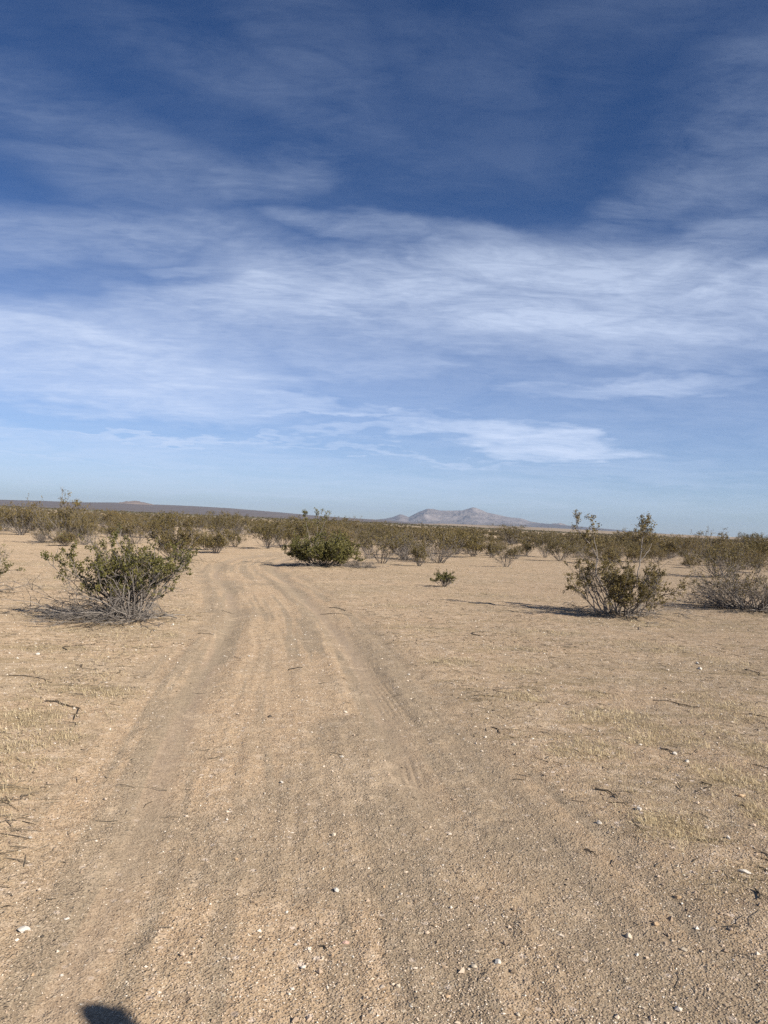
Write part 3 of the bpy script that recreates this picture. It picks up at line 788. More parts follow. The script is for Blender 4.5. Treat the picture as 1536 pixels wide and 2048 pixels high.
# ------------------------------------------------------------------ far scrub: uncountable
def far_scrub():
    rng = np.random.RandomState(9)
    temps = []
    for k in range(6):
        S, L, D = MB(), MB(), MB()
        h = 1.0; n = 16
        az = rng.uniform(0, 6.28, n); tl = np.radians(rng.uniform(5, 60, n))
        d = np.stack([np.sin(tl) * np.cos(az), np.sin(tl) * np.sin(az), np.cos(tl)], 1)
        p = grow(np.zeros((n, 3)), d, rng.uniform(.6, 1, n), 3, .1, .02, rng)
        S.tubes(p, taper(n, 3, .02, .01), 3, rng)
        q, dd, t, i = kids(p, 11, .35, 1, (0, 1), rng)
        q = q + rng.normal(size=q.shape) * .12
        q[:, 2] = np.clip(q[:, 2], .1, 1.0)
        L.leaves(q, .17, rng)
        temps.append((np.concatenate(S.v), np.concatenate(S.f), np.concatenate(S.r), np.concatenate(L.v), np.concatenate(L.f), np.concatenate(L.r)))
    V, Fq, Rn, MI, n0 = [], [], [], [], 0
    N = 11000
    a = rng.uniform(-R(40), R(40), N * 2); u = rng.random(N * 2)
    D = 90 * (1350 / 90.) ** (u ** .72)
    x, y = D * np.sin(a), D * np.cos(a)
    keep = fbm(x / 26, y / 30, 2, 91) < .53
    extra_a = np.concatenate([rng.uniform(-R(42), -R(30), 130), rng.uniform(R(30), R(42), 130)]); extra_D = rng.uniform(40, 90, 260)
    x = np.concatenate([x[keep][:N], extra_D * np.sin(extra_a)]); y = np.concatenate([y[keep][:N], extra_D * np.cos(extra_a)])
    z = height(x, y); N = len(x)
    sc = rng.uniform(.6, 1.35, N) * np.where(x / y > .12, .78, 1) * np.where(np.hypot(x, y) > 350, 1.15, 1); rz = rng.uniform(0, 6.28, N); tk = rng.randint(0, 6, N); wd = rng.uniform(1.0, 1.7, N)
    for k in range(6):
        sv, sf, sr, lv, lf, lr = temps[k]
        ii = np.where(tk == k)[0]
        for (v0, f0, r0, mi) in ((sv, sf, sr, 0), (lv, lf, lr, 1)):
            c, s = np.cos(rz[ii])[:, None], np.sin(rz[ii])[:, None]
            vx = (v0[None, :, 0] * c - v0[None, :, 1] * s) * (sc[ii] * wd[ii])[:, None] + x[ii][:, None]
            vy = (v0[None, :, 0] * s + v0[None, :, 1] * c) * (sc[ii] * wd[ii])[:, None] + y[ii][:, None]
            vz = v0[None, :, 2] * sc[ii][:, None] * 1.05 + z[ii][:, None]
            V.append(np.stack([vx, vy, vz], -1).reshape(-1, 3))
            Fq.append((f0[None] + (np.arange(len(ii)) * len(v0))[:, None, None]).reshape(-1, 4) + n0)
            n0 += len(V[-1])
            Rn.append(np.clip((r0[None] * .6 + rng.random(len(ii))[:, None] * .4), 0, 1).ravel()); MI.append(np.full(len(Fq[-1]), mi))
    me = build_mesh('distant_scrub', np.concatenate(V), [np.concatenate(Fq)], False, {'rnd': ('FACE', np.concatenate(Rn))}, [MAT_BARK, MAT_FARLEAF], np.concatenate(MI))
    link('distant_scrub', me, kind='stuff', label='continuous belt of distant creosote scrub reaching to the horizon', category='scrub')
far_scrub()

# ------------------------------------------------------------------ small ground matter
def scatter(N, rng, dmin, dmax, half=34, p=1.0):
    a = rng.uniform(-R(half), R(half), N)
    u = rng.random(N)
    D = 1 / (1 / dmin + u ** p * (1 / dmax - 1 / dmin))
    return D * np.sin(a), D * np.cos(a)

def gravel_mat():
    m, t, out = nt('gravel'); b = NB(t); r = b.attr('rnd')
    cr = b.n('ShaderNodeValToRGB'); b.lk(r, cr.inputs[0]); e = cr.color_ramp
    e.elements[0].position = 0; e.elements[0].color = (.22, .16, .10, 1)
    e.elements[1].position = 1; e.elements[1].color = (.78, .72, .62, 1)
    for p_, c_ in ((.2, (.36, .265, .185, 1)), (.5, (.50, .38, .275, 1)), (.8, (.62, .50, .375, 1)), (.93, (.72, .62, .50, 1))):
        q = e.elements.new(p_); q.color = c_
    bs = b.n('ShaderNodeBsdfPrincipled'); b.lk(cr.outputs[0], bs.inputs[0]); bs.inputs['Roughness'].default_value = .85
    bs.inputs['Specular IOR Level'].default_value = .25
    b.lk(bs.outputs[0], out.inputs[0]); return m
MAT_GRAVEL = gravel_mat()

OCT = np.array([(1, 0, 0), (0, 1, 0), (-1, 0, 0), (0, -1, 0), (0, 0, 1), (0, 0, -1)], float)
OCF = np.array([(0, 1, 4), (1, 2, 4), (2, 3, 4), (3, 0, 4), (1, 0, 5), (2, 1, 5), (3, 2, 5), (0, 3, 5)])
def gravel():
    rng = np.random.RandomState(31)
    x, y = scatter(300000, rng, 1.7, 17, p=.9)
    _, _, road, rut = masks(x, y)
    dens = (.55 + .45 * sstep(.40, .60, fbm(x * .9, y * .9, 3, 66))) * (1 - .88 * np.clip(rut * 1.3, 0, 1)) * (1 - .5 * road)
    k = rng.random(len(x)) < dens; x, y = x[k], y[k]; N = len(x)
    sz = .0012 + .0034 * rng.random(N) ** 3.4 + (rng.random(N) > .992) * rng.uniform(.003, .008, N)
    sz *= (1 + .04 * np.hypot(x, y))
    z = height(x, y)
    v = OCT[None] * rng.uniform(.55, 1.25, (N, 6, 1)) + rng.normal(size=(N, 6, 3)) * .16
    v = v * (sz[:, None] * rng.uniform(.7, 1.3, (N, 3)) * np.array([1, 1, .7]))[:, None]
    a = rng.uniform(0, 6.28, N); c, s = np.cos(a)[:, None], np.sin(a)[:, None]
    vx = v[..., 0] * c - v[..., 1] * s + x[:, None]; vy = v[..., 0] * s + v[..., 1] * c + y[:, None]; vz = v[..., 2] + (z + sz * .35)[:, None]
    f = (OCF[None] + (np.arange(N) * 6)[:, None, None]).reshape(-1, 3)
    me = build_mesh('gravel', np.stack([vx, vy, vz], -1).reshape(-1, 3), [f], False, {'rnd': ('FACE', np.repeat(rng.random(N), 8))}, [MAT_GRAVEL])
    link('gravel', me, kind='stuff', label='fine tan and pale gravel grains spread over the sandy ground', category='gravel')
gravel()

def pebbles():
    rng = np.random.RandomState(33)
    x, y = scatter(5200, rng, 5.0, 45, 38, p=.5)
    _, _, road, rut = masks(x, y)
    k = rng.random(len(x)) < (1 - .8 * rut) * (1 - .35 * road); x, y = x[k], y[k]; N = len(x)
    sz = .0032 + .009 * rng.random(N) ** 4 + .00028 * np.hypot(x, y)
    z = height(x, y)
    v = OCT[None] * rng.uniform(.6, 1.2, (N, 6, 1)) + rng.normal(size=(N, 6, 3)) * .15
    v = v * (sz[:, None] * rng.uniform(.7, 1.3, (N, 3)) * np.array([1, 1, .65]))[:, None]
    v = v + np.stack([x, y, z + sz * .3], 1)[:, None]
    f = (OCF[None] + (np.arange(N) * 6)[:, None, None]).reshape(-1, 3)
    me = build_mesh('pebbles', v.reshape(-1, 3), [f], False, {'rnd': ('FACE', np.repeat(np.where(rng.random(N) < .80, rng.uniform(.82, 1, N), rng.uniform(0, .2, N)), 8))}, [MAT_GRAVEL])
    link('pebbles', me, kind='stuff', label='pale and dark pebbles strewn over the open sand', category='pebbles')
pebbles()

def dry_grass():
    rng = np.random.RandomState(37)
    x, y = scatter(90000, rng, 2.2, 36, 38, p=.8)
    ul, ur, road, rut = masks(x, y)
    patch = grassmap(x, y) * .85 + .035
    edge = np.exp(-((ul + 1.1) / .5) ** 2) * .35
    k = rng.random(len(x)) < (patch + edge) * (1 - road) ** 3; x, y = x[k], y[k]
    nb = 7; N = len(x)
    X = np.repeat(x, nb) + rng.normal(size=N * nb) * .03; Y = np.repeat(y, nb) + rng.normal(size=N * nb) * .03
    M_ = len(X); Z = height(X, Y)
    L = rng.uniform(.010, .042, M_) * np.repeat(rng.uniform(.6, 1.3, N), nb) * (1 + .5 * np.repeat(rng.random(N), nb)); a = rng.uniform(0, 6.28, M_); t = rng.uniform(.3, 1.5, M_)
    d = np.stack([np.sin(t) * np.cos(a), np.sin(t) * np.sin(a), np.cos(t)], 1); w = np.stack([-np.sin(a), np.cos(a), np.zeros(M_)], 1) * (.0010 + .00012 * np.hypot(X, Y))[:, None]
    b0 = np.stack([X, Y, Z], 1); dz = np.array([0, 0, 1.])
    mid = b0 + d * L[:, None] * .55; tip = b0 + d * L[:, None] * 1.0 - dz * (L * .25 * np.sin(t))[:, None]
    tip[:, 2] = np.maximum(tip[:, 2], Z + .002)
    v = np.stack([b0 - w, b0 + w, mid + w * .8, mid - w * .8, tip], 1).reshape(-1, 3)
    o = np.arange(M_)[:, None] * 5
    q = o + np.array([[0, 1, 2, 3]]); tr = o + np.array([[3, 2, 4]])
    r = rng.random(M_)
    me = build_mesh('dry_grass', v, [q, tr], False, {'rnd': ('FACE', np.concatenate([r, r]))}, [MAT_STRAW])
    link('dry_grass', me, kind='stuff', label='sparse straw-coloured dead grass stubble in patches beside the track', category='dry grass')
dry_grass()

def litter():
    rng = np.random.RandomState(41)
    x, y = scatter(14000, rng, 2.9, 38, 38, p=.65)
    _, _, road, _ = masks(x, y)
    k = rng.random(len(x)) < (1 - .97 * road) * (.12 + .9 * sstep(.48, .64, fbm(x / 2.2, y / 1.2, 3, 88))); x, y = x[k], y[k]
    x3, y3 = scatter(9000, rng, 6, 42, 36, p=.5)
    rd3 = masks(x3, y3)[2]; k = rng.random(len(x3)) < (1 - .96 * rd3) * (.2 + .8 * sstep(.48, .6, fbm(x3 / 1.2, y3 / 1.6, 4, 188))); x = np.concatenate([x, x3[k]]); y = np.concatenate([y, y3[k]])
    for (px, py, kw, lm, lb) in HERO:
        hx, hy = at(px, py); n = 900 if kw['h'] > .6 else 60
        rr = np.abs(rng.normal(size=n)) * kw['rad'] * .75; a = rng.uniform(0, 6.28, n)
        sh = -.45 if lb.startswith('large') else 0
        x = np.concatenate([x, hx + rr * np.cos(a) + sh]); y = np.concatenate([y, hy + rr * np.sin(a)])
    N = len(x); z = height(x, y)
    L = rng.uniform(.02, .11, N) * (.5 + rng.random(N)); a = rng.uniform(0, 6.28, N)
    p = np.zeros((N, 3, 3)); d = np.stack([np.cos(a), np.sin(a), np.zeros(N)], 1)
    p[:, 0] = np.stack([x, y, z + .003], 1); p[:, 1] = p[:, 0] + d * L[:, None] * .5 + rng.normal(size=(N, 3)) * .006; p[:, 2] = p[:, 0] + d * L[:, None]
    for i in (1, 2): p[:, i, 2] = height(p[:, i, 0], p[:, i, 1]) + rng.uniform(.002, .012, N)
    mb = MB(); mb.tubes(p, taper(N, 3, (.0016 + .0012 * rng.random(N)) * (1 + .05 * np.hypot(x, y)), .0012), 3, rng)
    link('twig_litter', mb.mesh('twig_litter', MAT_LITTER), kind='stuff', label='thin scattered bark and twig litter on sand around the shrubs', category='litter')
litter()

# single twigs the photograph shows:  (x0,y0,x1,y1, bend, thickness, label)
TW = [
    (577, 1342, 604, 1338, .1, .010, 'short thick dark twig lying across the middle of the track'),
    (92, 1412, 142, 1447, .22, .010, 'black crooked twig curling over sand at left, beyond the track'),
    (135, 1306, 172, 1290, .2, .009, 'forked twig in front of the large tangled shrub at left'),
    (18, 1356, 102, 1372, .12, .007, 'long thin twig near the left edge of the photo'),
    (1404, 1578, 1410, 1600, .22, .008, 'black C-shaped twig among dry grass at right'),
    (1190, 1588, 1236, 1606, .2, .009, 'dark mossy-looking twig at right of the track edge'),
    (1308, 1408, 1400, 1420, .15, .010, 'long dark stick lying on the grassy ground at right'),
    (1498, 1438, 1536, 1444, .1, .009, 'dark stick running out of the right edge of the photo'),
    (982, 1464, 1006, 1476, .15, .007, 'small twig right of the track, left of the dry grass clump'),
    (1322, 1506, 1346, 1516, .25, .009, 'short twig beside a white stone in the grass at right'),
    (1168, 1700, 1198, 1714, .1, .006, 'thin straight twig on bare gravel at lower right'),
    (1508, 1798, 1518, 1822, .1, .009, 'stubby black twig near the right edge, low in the photo'),
    (640, 1889, 658, 1898, .1, .006, 'small twig low in the photo near the centre of the track'),
    (1492, 1344, 1522, 1356, .1, .009, 'short stick on reddish sand near the right edge'),
    (1018, 1396, 1012, 1380, .4, .005, 'wispy dark twig tuft on the sand right of the track'),
    (655, 1216, 690, 1223, .2, .012, 'dark twig on the right bank of the track before the bend'),
    (640, 1226, 705, 1232, .1, .008, 'thin long twig beside the darker one on the right bank'),
    (960, 1278, 978, 1268, .3, .010, 'bent twig on open sand below the small lone shrub'),
    (150, 1336, 170, 1342, .2, .008, 'short twig between the left grass and the track'),
    (395, 1268, 428, 1270, .05, .008, 'thin straight twig on sand at the left side of the track'),
    (444, 1222, 470, 1224, .05, .007, 'faint twig by the left rut beside the large tangled shrub'),
    (1516, 1748, 1536, 1760, .2, .006, 'thin twig at the right edge above the stubby black one'),
]
for k, (x0, y0, x1, y1, bend, th, label) in enumerate(TW):
    rng = np.random.RandomState(500 + k)
    a = np.array(at(x0, y0)); c = np.array(at(x1, y1)); L = np.linalg.norm(c - a); L = max(L, .06)
    mid = (a + c) / 2
    pd = np.array([-(c - a)[1], (c - a)[0]]) / max(np.linalg.norm(c - a), 1e-6)
    n = 9; t = np.linspace(0, 1, n)[:, None]
    P2 = a + (c - a) * t + pd * np.sin(t * math.pi * (1 if k % 2 else 1.6)) * bend * L + rng.normal(size=(n, 2)) * L * .018
    z = height(P2[:, 0], P2[:, 1]) + th * .5 + np.abs(np.sin(t[:, 0] * 7 + k)) * th * .6
    P3 = np.concatenate([P2, z[:, None]], 1)[None]
    loc = P3[0, 0].copy(); P3 = P3 - loc
    mb = MB(); mb.tubes(P3, taper(1, n, th * .6, th * .25) * (1 + .15 * rng.normal(size=(1, n))), 6, rng)
    s, d, tt, _ = kids(P3, 3 if L > .15 else 1, .3, .9, (.3, .9), rng); d[:, 2] = np.abs(d[:, 2]) * .15
    br = grow(s, d, L * rng.uniform(.1, .25, len(s)), 4, .15, 0, rng)
    mb.tubes(br, taper(len(s), 4, th * .3, th * .12), 4, rng)
    link('twig', mb.mesh('twig', MAT_TWIG, True), None, tuple(loc), label=label, category='twig', group='twigs lying on the ground')

# single stones: (x, y, radius px, tint, label)
ST = [
    (47, 1867, 9, 0, 'large pale angular stone near the lower left edge'),
    (607, 1930, 6, 0, 'flat white stone low in the photo, centre-left of the track'),
    (995, 1928, 7, 0, 'round white stone in the bottom part, right of the centre'),
    (1258, 1870, 7, 1, 'cream angular stone at lower right on the gravel'),
    (133, 1840, 4, 0, 'small white pebble up and right of the large pale stone'),
    (563, 1568, 5, 0, 'white stone in the middle of the track, mid photo'),
    (667, 1672, 5, 1, 'yellowish pebble right of the track centre, below the white stone'),
    (672, 1780, 6, 0, 'flat white chip on the track centre, lower half'),
    (574, 1820, 4, 0, 'small white chip between the two wheel ruts, lower half'),
    (60, 1686, 4, 0, 'small white pebble near the left edge, mid-lower photo'),
    (1028, 1500, 5, 1, 'cream pebble right of the tyre tread mark'),
    (1368, 1902, 6, 1, 'cream chip at lower right between two orange stones and the bottom'),
    (1312, 1851, 6, 2, 'rounded orange stone just above the cream angular stone'),
    (1355, 1800, 6, 2, 'orange stone above the rounded orange one at lower right'),
    (1278, 1631, 7, 0, 'white knobbly stone at the near edge of the right grass patch'),
    (1198, 1649, 6, 0, 'flat white chip left of the white knobbly stone'),
    (1483, 1606, 6, 2, 'tan stone right of the C-shaped twig'),
    (1374, 1532, 6, 0, 'white flat stone in the right grass below the short twig'),
    (1349, 1516, 5, 0, 'white pebble touching the short twig in the right grass'),
    (1413, 1671, 6, 1, 'cream flat stone right of the straw clump at lower right'),
    (1488, 1759, 7, 0, 'long thin white chip near the right edge'),
    (1400, 1342, 5, 0, 'bright white stone far out in the right grass'),
    (818, 1352, 3, 0, 'tiny white pebble on the right edge of the track'),
    (874, 1445, 3, 1, 'tiny cream pebble right of the right wheel rut'),
    (796, 1974, 5, 1, 'yellow-cream pebble near the bottom, right of centre'),
    (864, 1966, 4, 2, 'small orange pebble near the bottom, right of the yellow-cream one'),
    (896, 1991, 5, 2, 'tan pebble near the bottom below the small orange one'),
    (948, 1935, 6, 1, 'cream flat chip left of the round white stone near the bottom'),
    (1036, 2032, 5, 1, 'cream pebble at the very bottom, right half'),
    (691, 1885, 6, 3, 'pink upright chip low on the track'),
    (645, 1915, 4, 1, 'cream pebble up and right of the flat white stone'),
    (665, 1910, 4, 2, 'yellow pebble next to the cream one, low on the track'),
    (495, 1955, 4, 2, 'yellow pebble right of the head shadow'),
    (526, 1970, 4, 2, 'orange-tan pebble right of the head shadow, lower one'),
    (65, 1955, 4, 2, 'yellowish pebble at lower left below the large pale stone'),
    (123, 1948, 3, 0, 'small white pebble left of the head shadow'),
    (592, 1883, 4, 0, 'small square white pebble above the flat white stone'),
    (472, 1720, 5, 2, 'yellow stone on the track, left of centre'),
    (684, 1520, 4, 0, 'small white chip right of the track centre, above mid photo'),
    (540, 1437, 5, 4, 'small dark round stone in the middle of the track'),
    (295, 1982, 3, 4, 'small dark pebble above and right of the head shadow'),
    (84, 1876, 4, 4, 'dark brown pebble right of the large pale stone'),
    (75, 1314, 5, 0, 'white chip in dry grass at the left, below the dead branches'),
    (345, 1255, 4, 0, 'white pebble at the foot of the large tangled shrub'),
    (498, 1315, 3, 0, 'small white pebble in the track beside the left rut'),
    (1456, 1692, 5, 0, 'white pebble at the right, below the cream flat stone'),
    (768, 1774, 4, 2, 'yellow-tan pebble on the track right of centre, lower half'),
    (816, 1804, 4, 2, 'tan pebble right of the yellow-tan one, lower half'),
    (1500, 1230, 5, 4, 'dark clod on the sand under the right edge shrub'),
    (1395, 1330, 4, 0, 'small white pebble up and left of the bright white stone'),
]
tints = [((.50, .45, .38), (.70, .65, .57)), ((.46, .38, .28), (.62, .53, .41)), ((.42, .28, .16), (.58, .42, .26)), ((.48, .30, .23), (.62, .42, .34)), ((.05, .042, .035), (.11, .09, .07))]
STM = [simple('stone_tint', a, c, 30, .8, attr=None, spec=.3, bump=.003) for a, c in tints]
def ico():
    import bmesh
    bm = bmesh.new(); bmesh.ops.create_icosphere(bm, subdivisions=3, radius=1)
    v = np.array([q.co[:] for q in bm.verts]); f = np.array([[w.index for w in q.verts] for q in bm.faces]); bm.free()
    return v, f
IV, IF = ico()
for k, (px, py, rp, tint, label) in enumerate(ST):
    rng = np.random.RandomState(900 + k)
    x, y = at(px, py); D = math.sqrt(x * x + y * y + H * H); r = rp / F * D * .92
    v = IV.copy()
    for _ in range(11):       # chip flat facets off the ball
        n = norm(rng.normal(size=3)); d = rng.uniform(.55, .85)
        s = v @ n; v = v - np.maximum(s - d, 0)[:, None] * n
    v = v * (1 + .06 * rng.normal(size=(len(v), 1)) * .3)
    v = v * np.array([rng.uniform(.8, 1.35), rng.uniform(.7, 1.0), rng.uniform(.55, .8)]) * r
    if 'thin' in label or 'upright' in label: v[:, 0] *= 1.5; v[:, 1] *= .6
    me = build_mesh('stone', v, [IF], False, None, [STM[tint]])
    o = link('stone', me, None, (x, y, hz(x, y) + r * .32), label=label, category='stone', group='loose stones on the ground')
    o.rotation_euler = (rng.uniform(-.2, .2), rng.uniform(-.2, .2), rng.uniform(0, 6.28))

# ------------------------------------------------------------------ utility poles and a far building
def box(mb, c, s):
    c = np.array(c, float); s = np.array(s, float) / 2
    v = np.array([(i, j, k) for i in (-1, 1) for j in (-1, 1) for k in (-1, 1)], float) * s + c
    f = np.array([(0, 1, 3, 2), (4, 6, 7, 5), (0, 4, 5, 1), (2, 3, 7, 6), (0, 2, 6, 4), (1, 5, 7, 3)])
    mb.add(v, f, .5)
MAT_POLE = simple('pole_wood', (.07, .058, .048), (.12, .10, .08), 3, .9, attr=None)
MAT_WHITE = simple('white_wall', (.76, .75, .72), (.82, .81, .78), .5, .8, attr=None)
MAT_ROOF = simple('grey_roof', (.40, .39, .38), (.50, .49, .47), .5, .7, attr=None)
MAT_DARK = simple('dark_window', (.02, .022, .025), (.035, .035, .04), .5, .3, attr=None, spec=.5)
POLES = [(1399, 1750, 'utility pole standing against the sky at right, the left one of the pair'), (1490, 1850, 'utility pole at the far right against the sky'),
         (1207, 2100, 'faint utility pole between the two tall branches of the tall shrub'), (1098, 2300, 'left one of two faint utility poles right of the mountain'),
         (1104, 2330, 'right one of two faint utility poles right of the mountain')]
for px, Dp, label in POLES:
    a = math.atan((px - 768) / F * 1.0)
    x, y = Dp * math.sin(a), Dp * math.cos(a)
    g = hz(x, y) + (2.0 if Dp > 1700 else 0)
    root = empty('utility_pole', (x, y, g - 1.5), -a, label, 'utility pole', 'utility poles on the far plain')
    m1 = MB(); rp = np.random.RandomState(1)
    m1.tubes(np.array([[(0, 0, 0), (0, 0, 7), (0, 0, 14.5)]], float), taper(1, 3, .28, .2), 8, rp)
    link('post', m1.mesh('post', MAT_POLE, True), root)
    for zz, w in ((13.4, 3.0), (12.2, 2.4)):
        m2 = MB(); box(m2, (0, .28, zz), (w, .22, .26)); link('crossarm', m2.mesh('crossarm', MAT_POLE), root)

def house(px, D, w, h, label):
    a = math.atan((px - 768) / F); x, y = D * math.sin(a), D * math.cos(a); g = hz(x, y) + .6
    root = empty('white_building', (x, y, g), -a, label, 'building')
    m1 = MB(); box(m1, (0, 0, h / 2), (w, 6, h)); link('wall', m1.mesh('wall', MAT_WHITE), root)
    m2 = MB()
    v = np.array([(-w / 2 - .4, -3.5, h + .01), (w / 2 + .4, -3.5, h + .01), (w / 2 + .4, 3.5, h + .01), (-w / 2 - .4, 3.5, h + .01), (-w / 2 - .4, 0, h + 1.3), (w / 2 + .4, 0, h + 1.3)], float)
    me = build_mesh('roof', v, [np.array([(0, 1, 5, 4), (2, 3, 4, 5), (3, 2, 1, 0)]), np.array([(1, 2, 5), (3, 0, 4)])], False, None, [MAT_ROOF]); link('roof', me, root)
    for sx in (-w * .3, w * .1):
        m3 = MB(); box(m3, (sx, -3.03, h * .55), (1.2, .1, 1.1)); link('window', m3.mesh('window', MAT_DARK), root)
    m4 = MB(); box(m4, (w * .33, -3.03, 1.02), (1.0, .1, 2.0)); link('door', m4.mesh('door', MAT_DARK), root)
house(1456, 1480, 9, 3.2, 'small white building on the far plain near the right edge')
house(1446, 1520, 6, 2.6, 'smaller white shed left of the small white building on the plain')

def far_tree(px, D, h, label):
    a = math.atan((px - 768) / F); x, y = D * math.sin(a), D * math.cos(a); g = hz(x, y) + (1.2 if D > 1600 else 0)
    rng = np.random.RandomState(int(px))
    root = empty('desert_tree', (x, y, g), 0, label, 'tree', 'lone trees on the far plain')
    S, L = MB(), MB()
    tr = grow(np.zeros((3, 3)), np.array([(0, 0, 1), (.4, .1, 1), (-.4, -.1, 1)], float), h * .6, 5, .15, .05, rng)
    S.tubes(tr, taper(3, 5, .22, .08), 6, rng)
    s, d, t, i = kids(tr, 6, .4, 1, (.4, 1.1), rng); br = grow(s, d, h * .4, 5, .2, .05, rng); S.tubes(br, taper(len(br), 5, .09, .03), 4, rng)
    q, _, _, _ = kids(br, 40, .3, 1, (0, 1), rng); L.leaves(q + rng.normal(size=q.shape) * h * .07, .45, rng)
    link('trunk', S.mesh('trunk', MAT_BARK), root); link('crown', L.mesh('crown', MAT_FARLEAF), root)
far_tree(1033, 1500, 5.5, 'lone dark tree on the far plain right of the mountain foot')
far_tree(1022, 1520, 4.0, 'smaller dark tree left of the lone tree on the far plain')
far_tree(1445, 1440, 5.0, 'dark tree beside the white buildings at the far right')

# ------------------------------------------------------------------ sun
SUN_EL = 33.0
SUN_AZ = 129.0          # degrees clockwise from the viewing direction (+Y): from behind on the right
sv = Vector((math.sin(R(SUN_AZ)) * math.cos(R(SUN_EL)), math.cos(R(SUN_AZ)) * math.cos(R(SUN_EL)), math.sin(R(SUN_EL))))
sd = bpy.data.lights.new('sun', 'SUN'); sd.energy = 5.0; sd.angle = R(.53); sd.color = (1, .93, .82)
so = bpy.data.objects.new('sun', sd); COL.objects.link(so)
so.rotation_euler = sv.to_track_quat('Z', 'Y').to_euler(); so.location = (0, 0, 30)


# ------------------------------------------------------------------ unseen companion, added with a raised hat to cast the lower-left shadow
def person():
    gx, gy = at(193, 2016)
    top = 2.20
    k = top / math.tan(R(SUN_EL))
    tipx, tipy = gx + math.sin(R(SUN_AZ)) * k, gy + math.cos(R(SUN_AZ)) * k
    bx, by = tipx + .16, tipy - .26
    hx, hy = tipx - bx, tipy - by
    V, E, Rd = [], [], []
    def v(x, y, z, r, p=None, ry=None):
        V.append((x, y, z)); Rd.append((r, ry or r))
        if p is not None: E.append((p, len(V) - 1))
        return len(V) - 1
    pel = v(0, 0, .96, .135, None, .11)
    w = v(0, .0, 1.12, .125, pel, .095); c = v(0, -.01, 1.30, .15, w, .11); sh = v(0, -.01, 1.42, .13, c, .09)
    nk = v(0, .0, 1.52, .055, sh); hd0 = v(0, .01, 1.60, .058, nk)
    for s_ in (-1, 1):
        hp = v(.095 * s_, 0, .90, .095, pel); kn = v(.11 * s_, .015, .50, .062, hp); an = v(.12 * s_, -.01, .09, .042, kn)
        v(.135 * s_, .10, .045, .042, an, .035)
        v(.12 * s_, -.03, .045, .04, an)
    # lowered right arm
    s1 = v(.175, -.01, 1.43, .055, sh); e1 = v(.24, -.03, 1.14, .042, s1); w1 = v(.25, .05, .90, .028, e1); p1 = v(.25, .075, .84, .032, w1, .018)
    # left arm posed upward to hold the added hat in the sun's path
    s2 = v(-.17, 0, 1.44, .055, sh); e2 = v(-.235, .15, 1.68, .042, s2); w2 = v(hx - .01, hy - .02, top - .22, .028, e2); p2 = v(hx, hy - .02, top - .165, .033, w2, .02)
    me = bpy.data.meshes.new('person_body'); me.from_pydata(V, E, []); me.update()
    o = bpy.data.objects.new('person_build', me); COL.objects.link(o)
    md = o.modifiers.new('skin', 'SKIN'); md.use_smooth_shade = True
    for i, sv_ in enumerate(me.skin_vertices[0].data):
        sv_.radius = Rd[i]; sv_.use_root = (i == 0)
    o.modifiers.new('sub', 'SUBSURF').levels = 2
    dg = bpy.context.evaluated_depsgraph_get(); ev = o.evaluated_get(dg); base = bpy.data.meshes.new_from_object(ev)
    bv = np.empty(len(base.vertices) * 3); base.vertices.foreach_get('co', bv); bv = bv.reshape(-1, 3)
    bf = [tuple(p.vertices) for p in base.polygons]
    verts = [tuple(q) for q in bv]; faces = list(bf)
    def addm(vv, ff):
        n = len(verts); verts.extend([tuple(q) for q in vv]); faces.extend([tuple(int(i) + n for i in f) for f in ff])
    # head with a face
    hv = IV * np.array([.078, .098, .118])
    low = np.clip(-hv[:, 2] / .118, 0, 1)
    hv[:, 0] *= 1 - .30 * low; hv[:, 1] *= 1 - .10 * low
    frt = hv[:, 1] > 0
    def bumpv(cx_, cz_, wx, wz, d):
        return frt * d * np.exp(-((hv[:, 0] - cx_) / wx) ** 2 - ((hv[:, 2] - cz_) / wz) ** 2)
    hv[:, 1] += bumpv(0, -.018, .011, .022, .024) + bumpv(-.032, .008, .015, .011, -.010) + bumpv(.032, .008, .015, .011, -.010) + bumpv(0, .03, .045, .01, .005) \
        + bumpv(0, -.060, .025, .008, .006) + bumpv(0, -.095, .022, .016, .008)
    addm(hv + np.array([0, .025, 1.69]), IF)
    for s_ in (-1, 1): addm(IV * np.array([.012, .02, .033]) + np.array([.078 * s_, .02, 1.69]), IF)
    # fingers
    rp = np.random.RandomState(3); mb = MB()
    def chain(pts, r0_, r1_):
        P = np.array([pts], float); mb.tubes(P, taper(1, P.shape[1], r0_, r1_), 8, rp)
    for i, L in enumerate((.068, .078, .074, .058)):
        yy = .105 - .020 * i
        chain([(.25, yy - .005, .83), (.247, yy, .79), (.238, yy + .002, .79 - L * .45), (.222, yy, .79 - L * .8)], .010, .0075)
        zz = top - .11 - .022 * i
        chain([(hx + .005, hy - .03, zz - .01), (hx + .045, hy - .02, zz), (hx + .052, hy + .012, zz + .002), (hx + .03, hy + .03, zz)], .010, .008)
    chain([(.25, .09, .86), (.243, .125, .825), (.238, .130, .79)], .012, .009)
    chain([(hx - .01, hy - .03, top - .17), (hx - .042, hy - .02, top - .13), (hx - .046, hy + .005, top - .10)], .012, .009)
    addm(np.concatenate(mb.v), np.concatenate(mb.f))
    bpy.data.objects.remove(o)
    m2 = bpy.data.meshes.new('person_union'); m2.from_pydata(verts, [], faces); m2.update()
    o = bpy.data.objects.new('person_build', m2); COL.objects.link(o)
    rm = o.modifiers.new('r', 'REMESH'); rm.mode = 'VOXEL'; rm.voxel_size = .0055; rm.use_smooth_shade = True
    sm = o.modifiers.new('s', 'SMOOTH'); sm.iterations = 3; sm.factor = .5
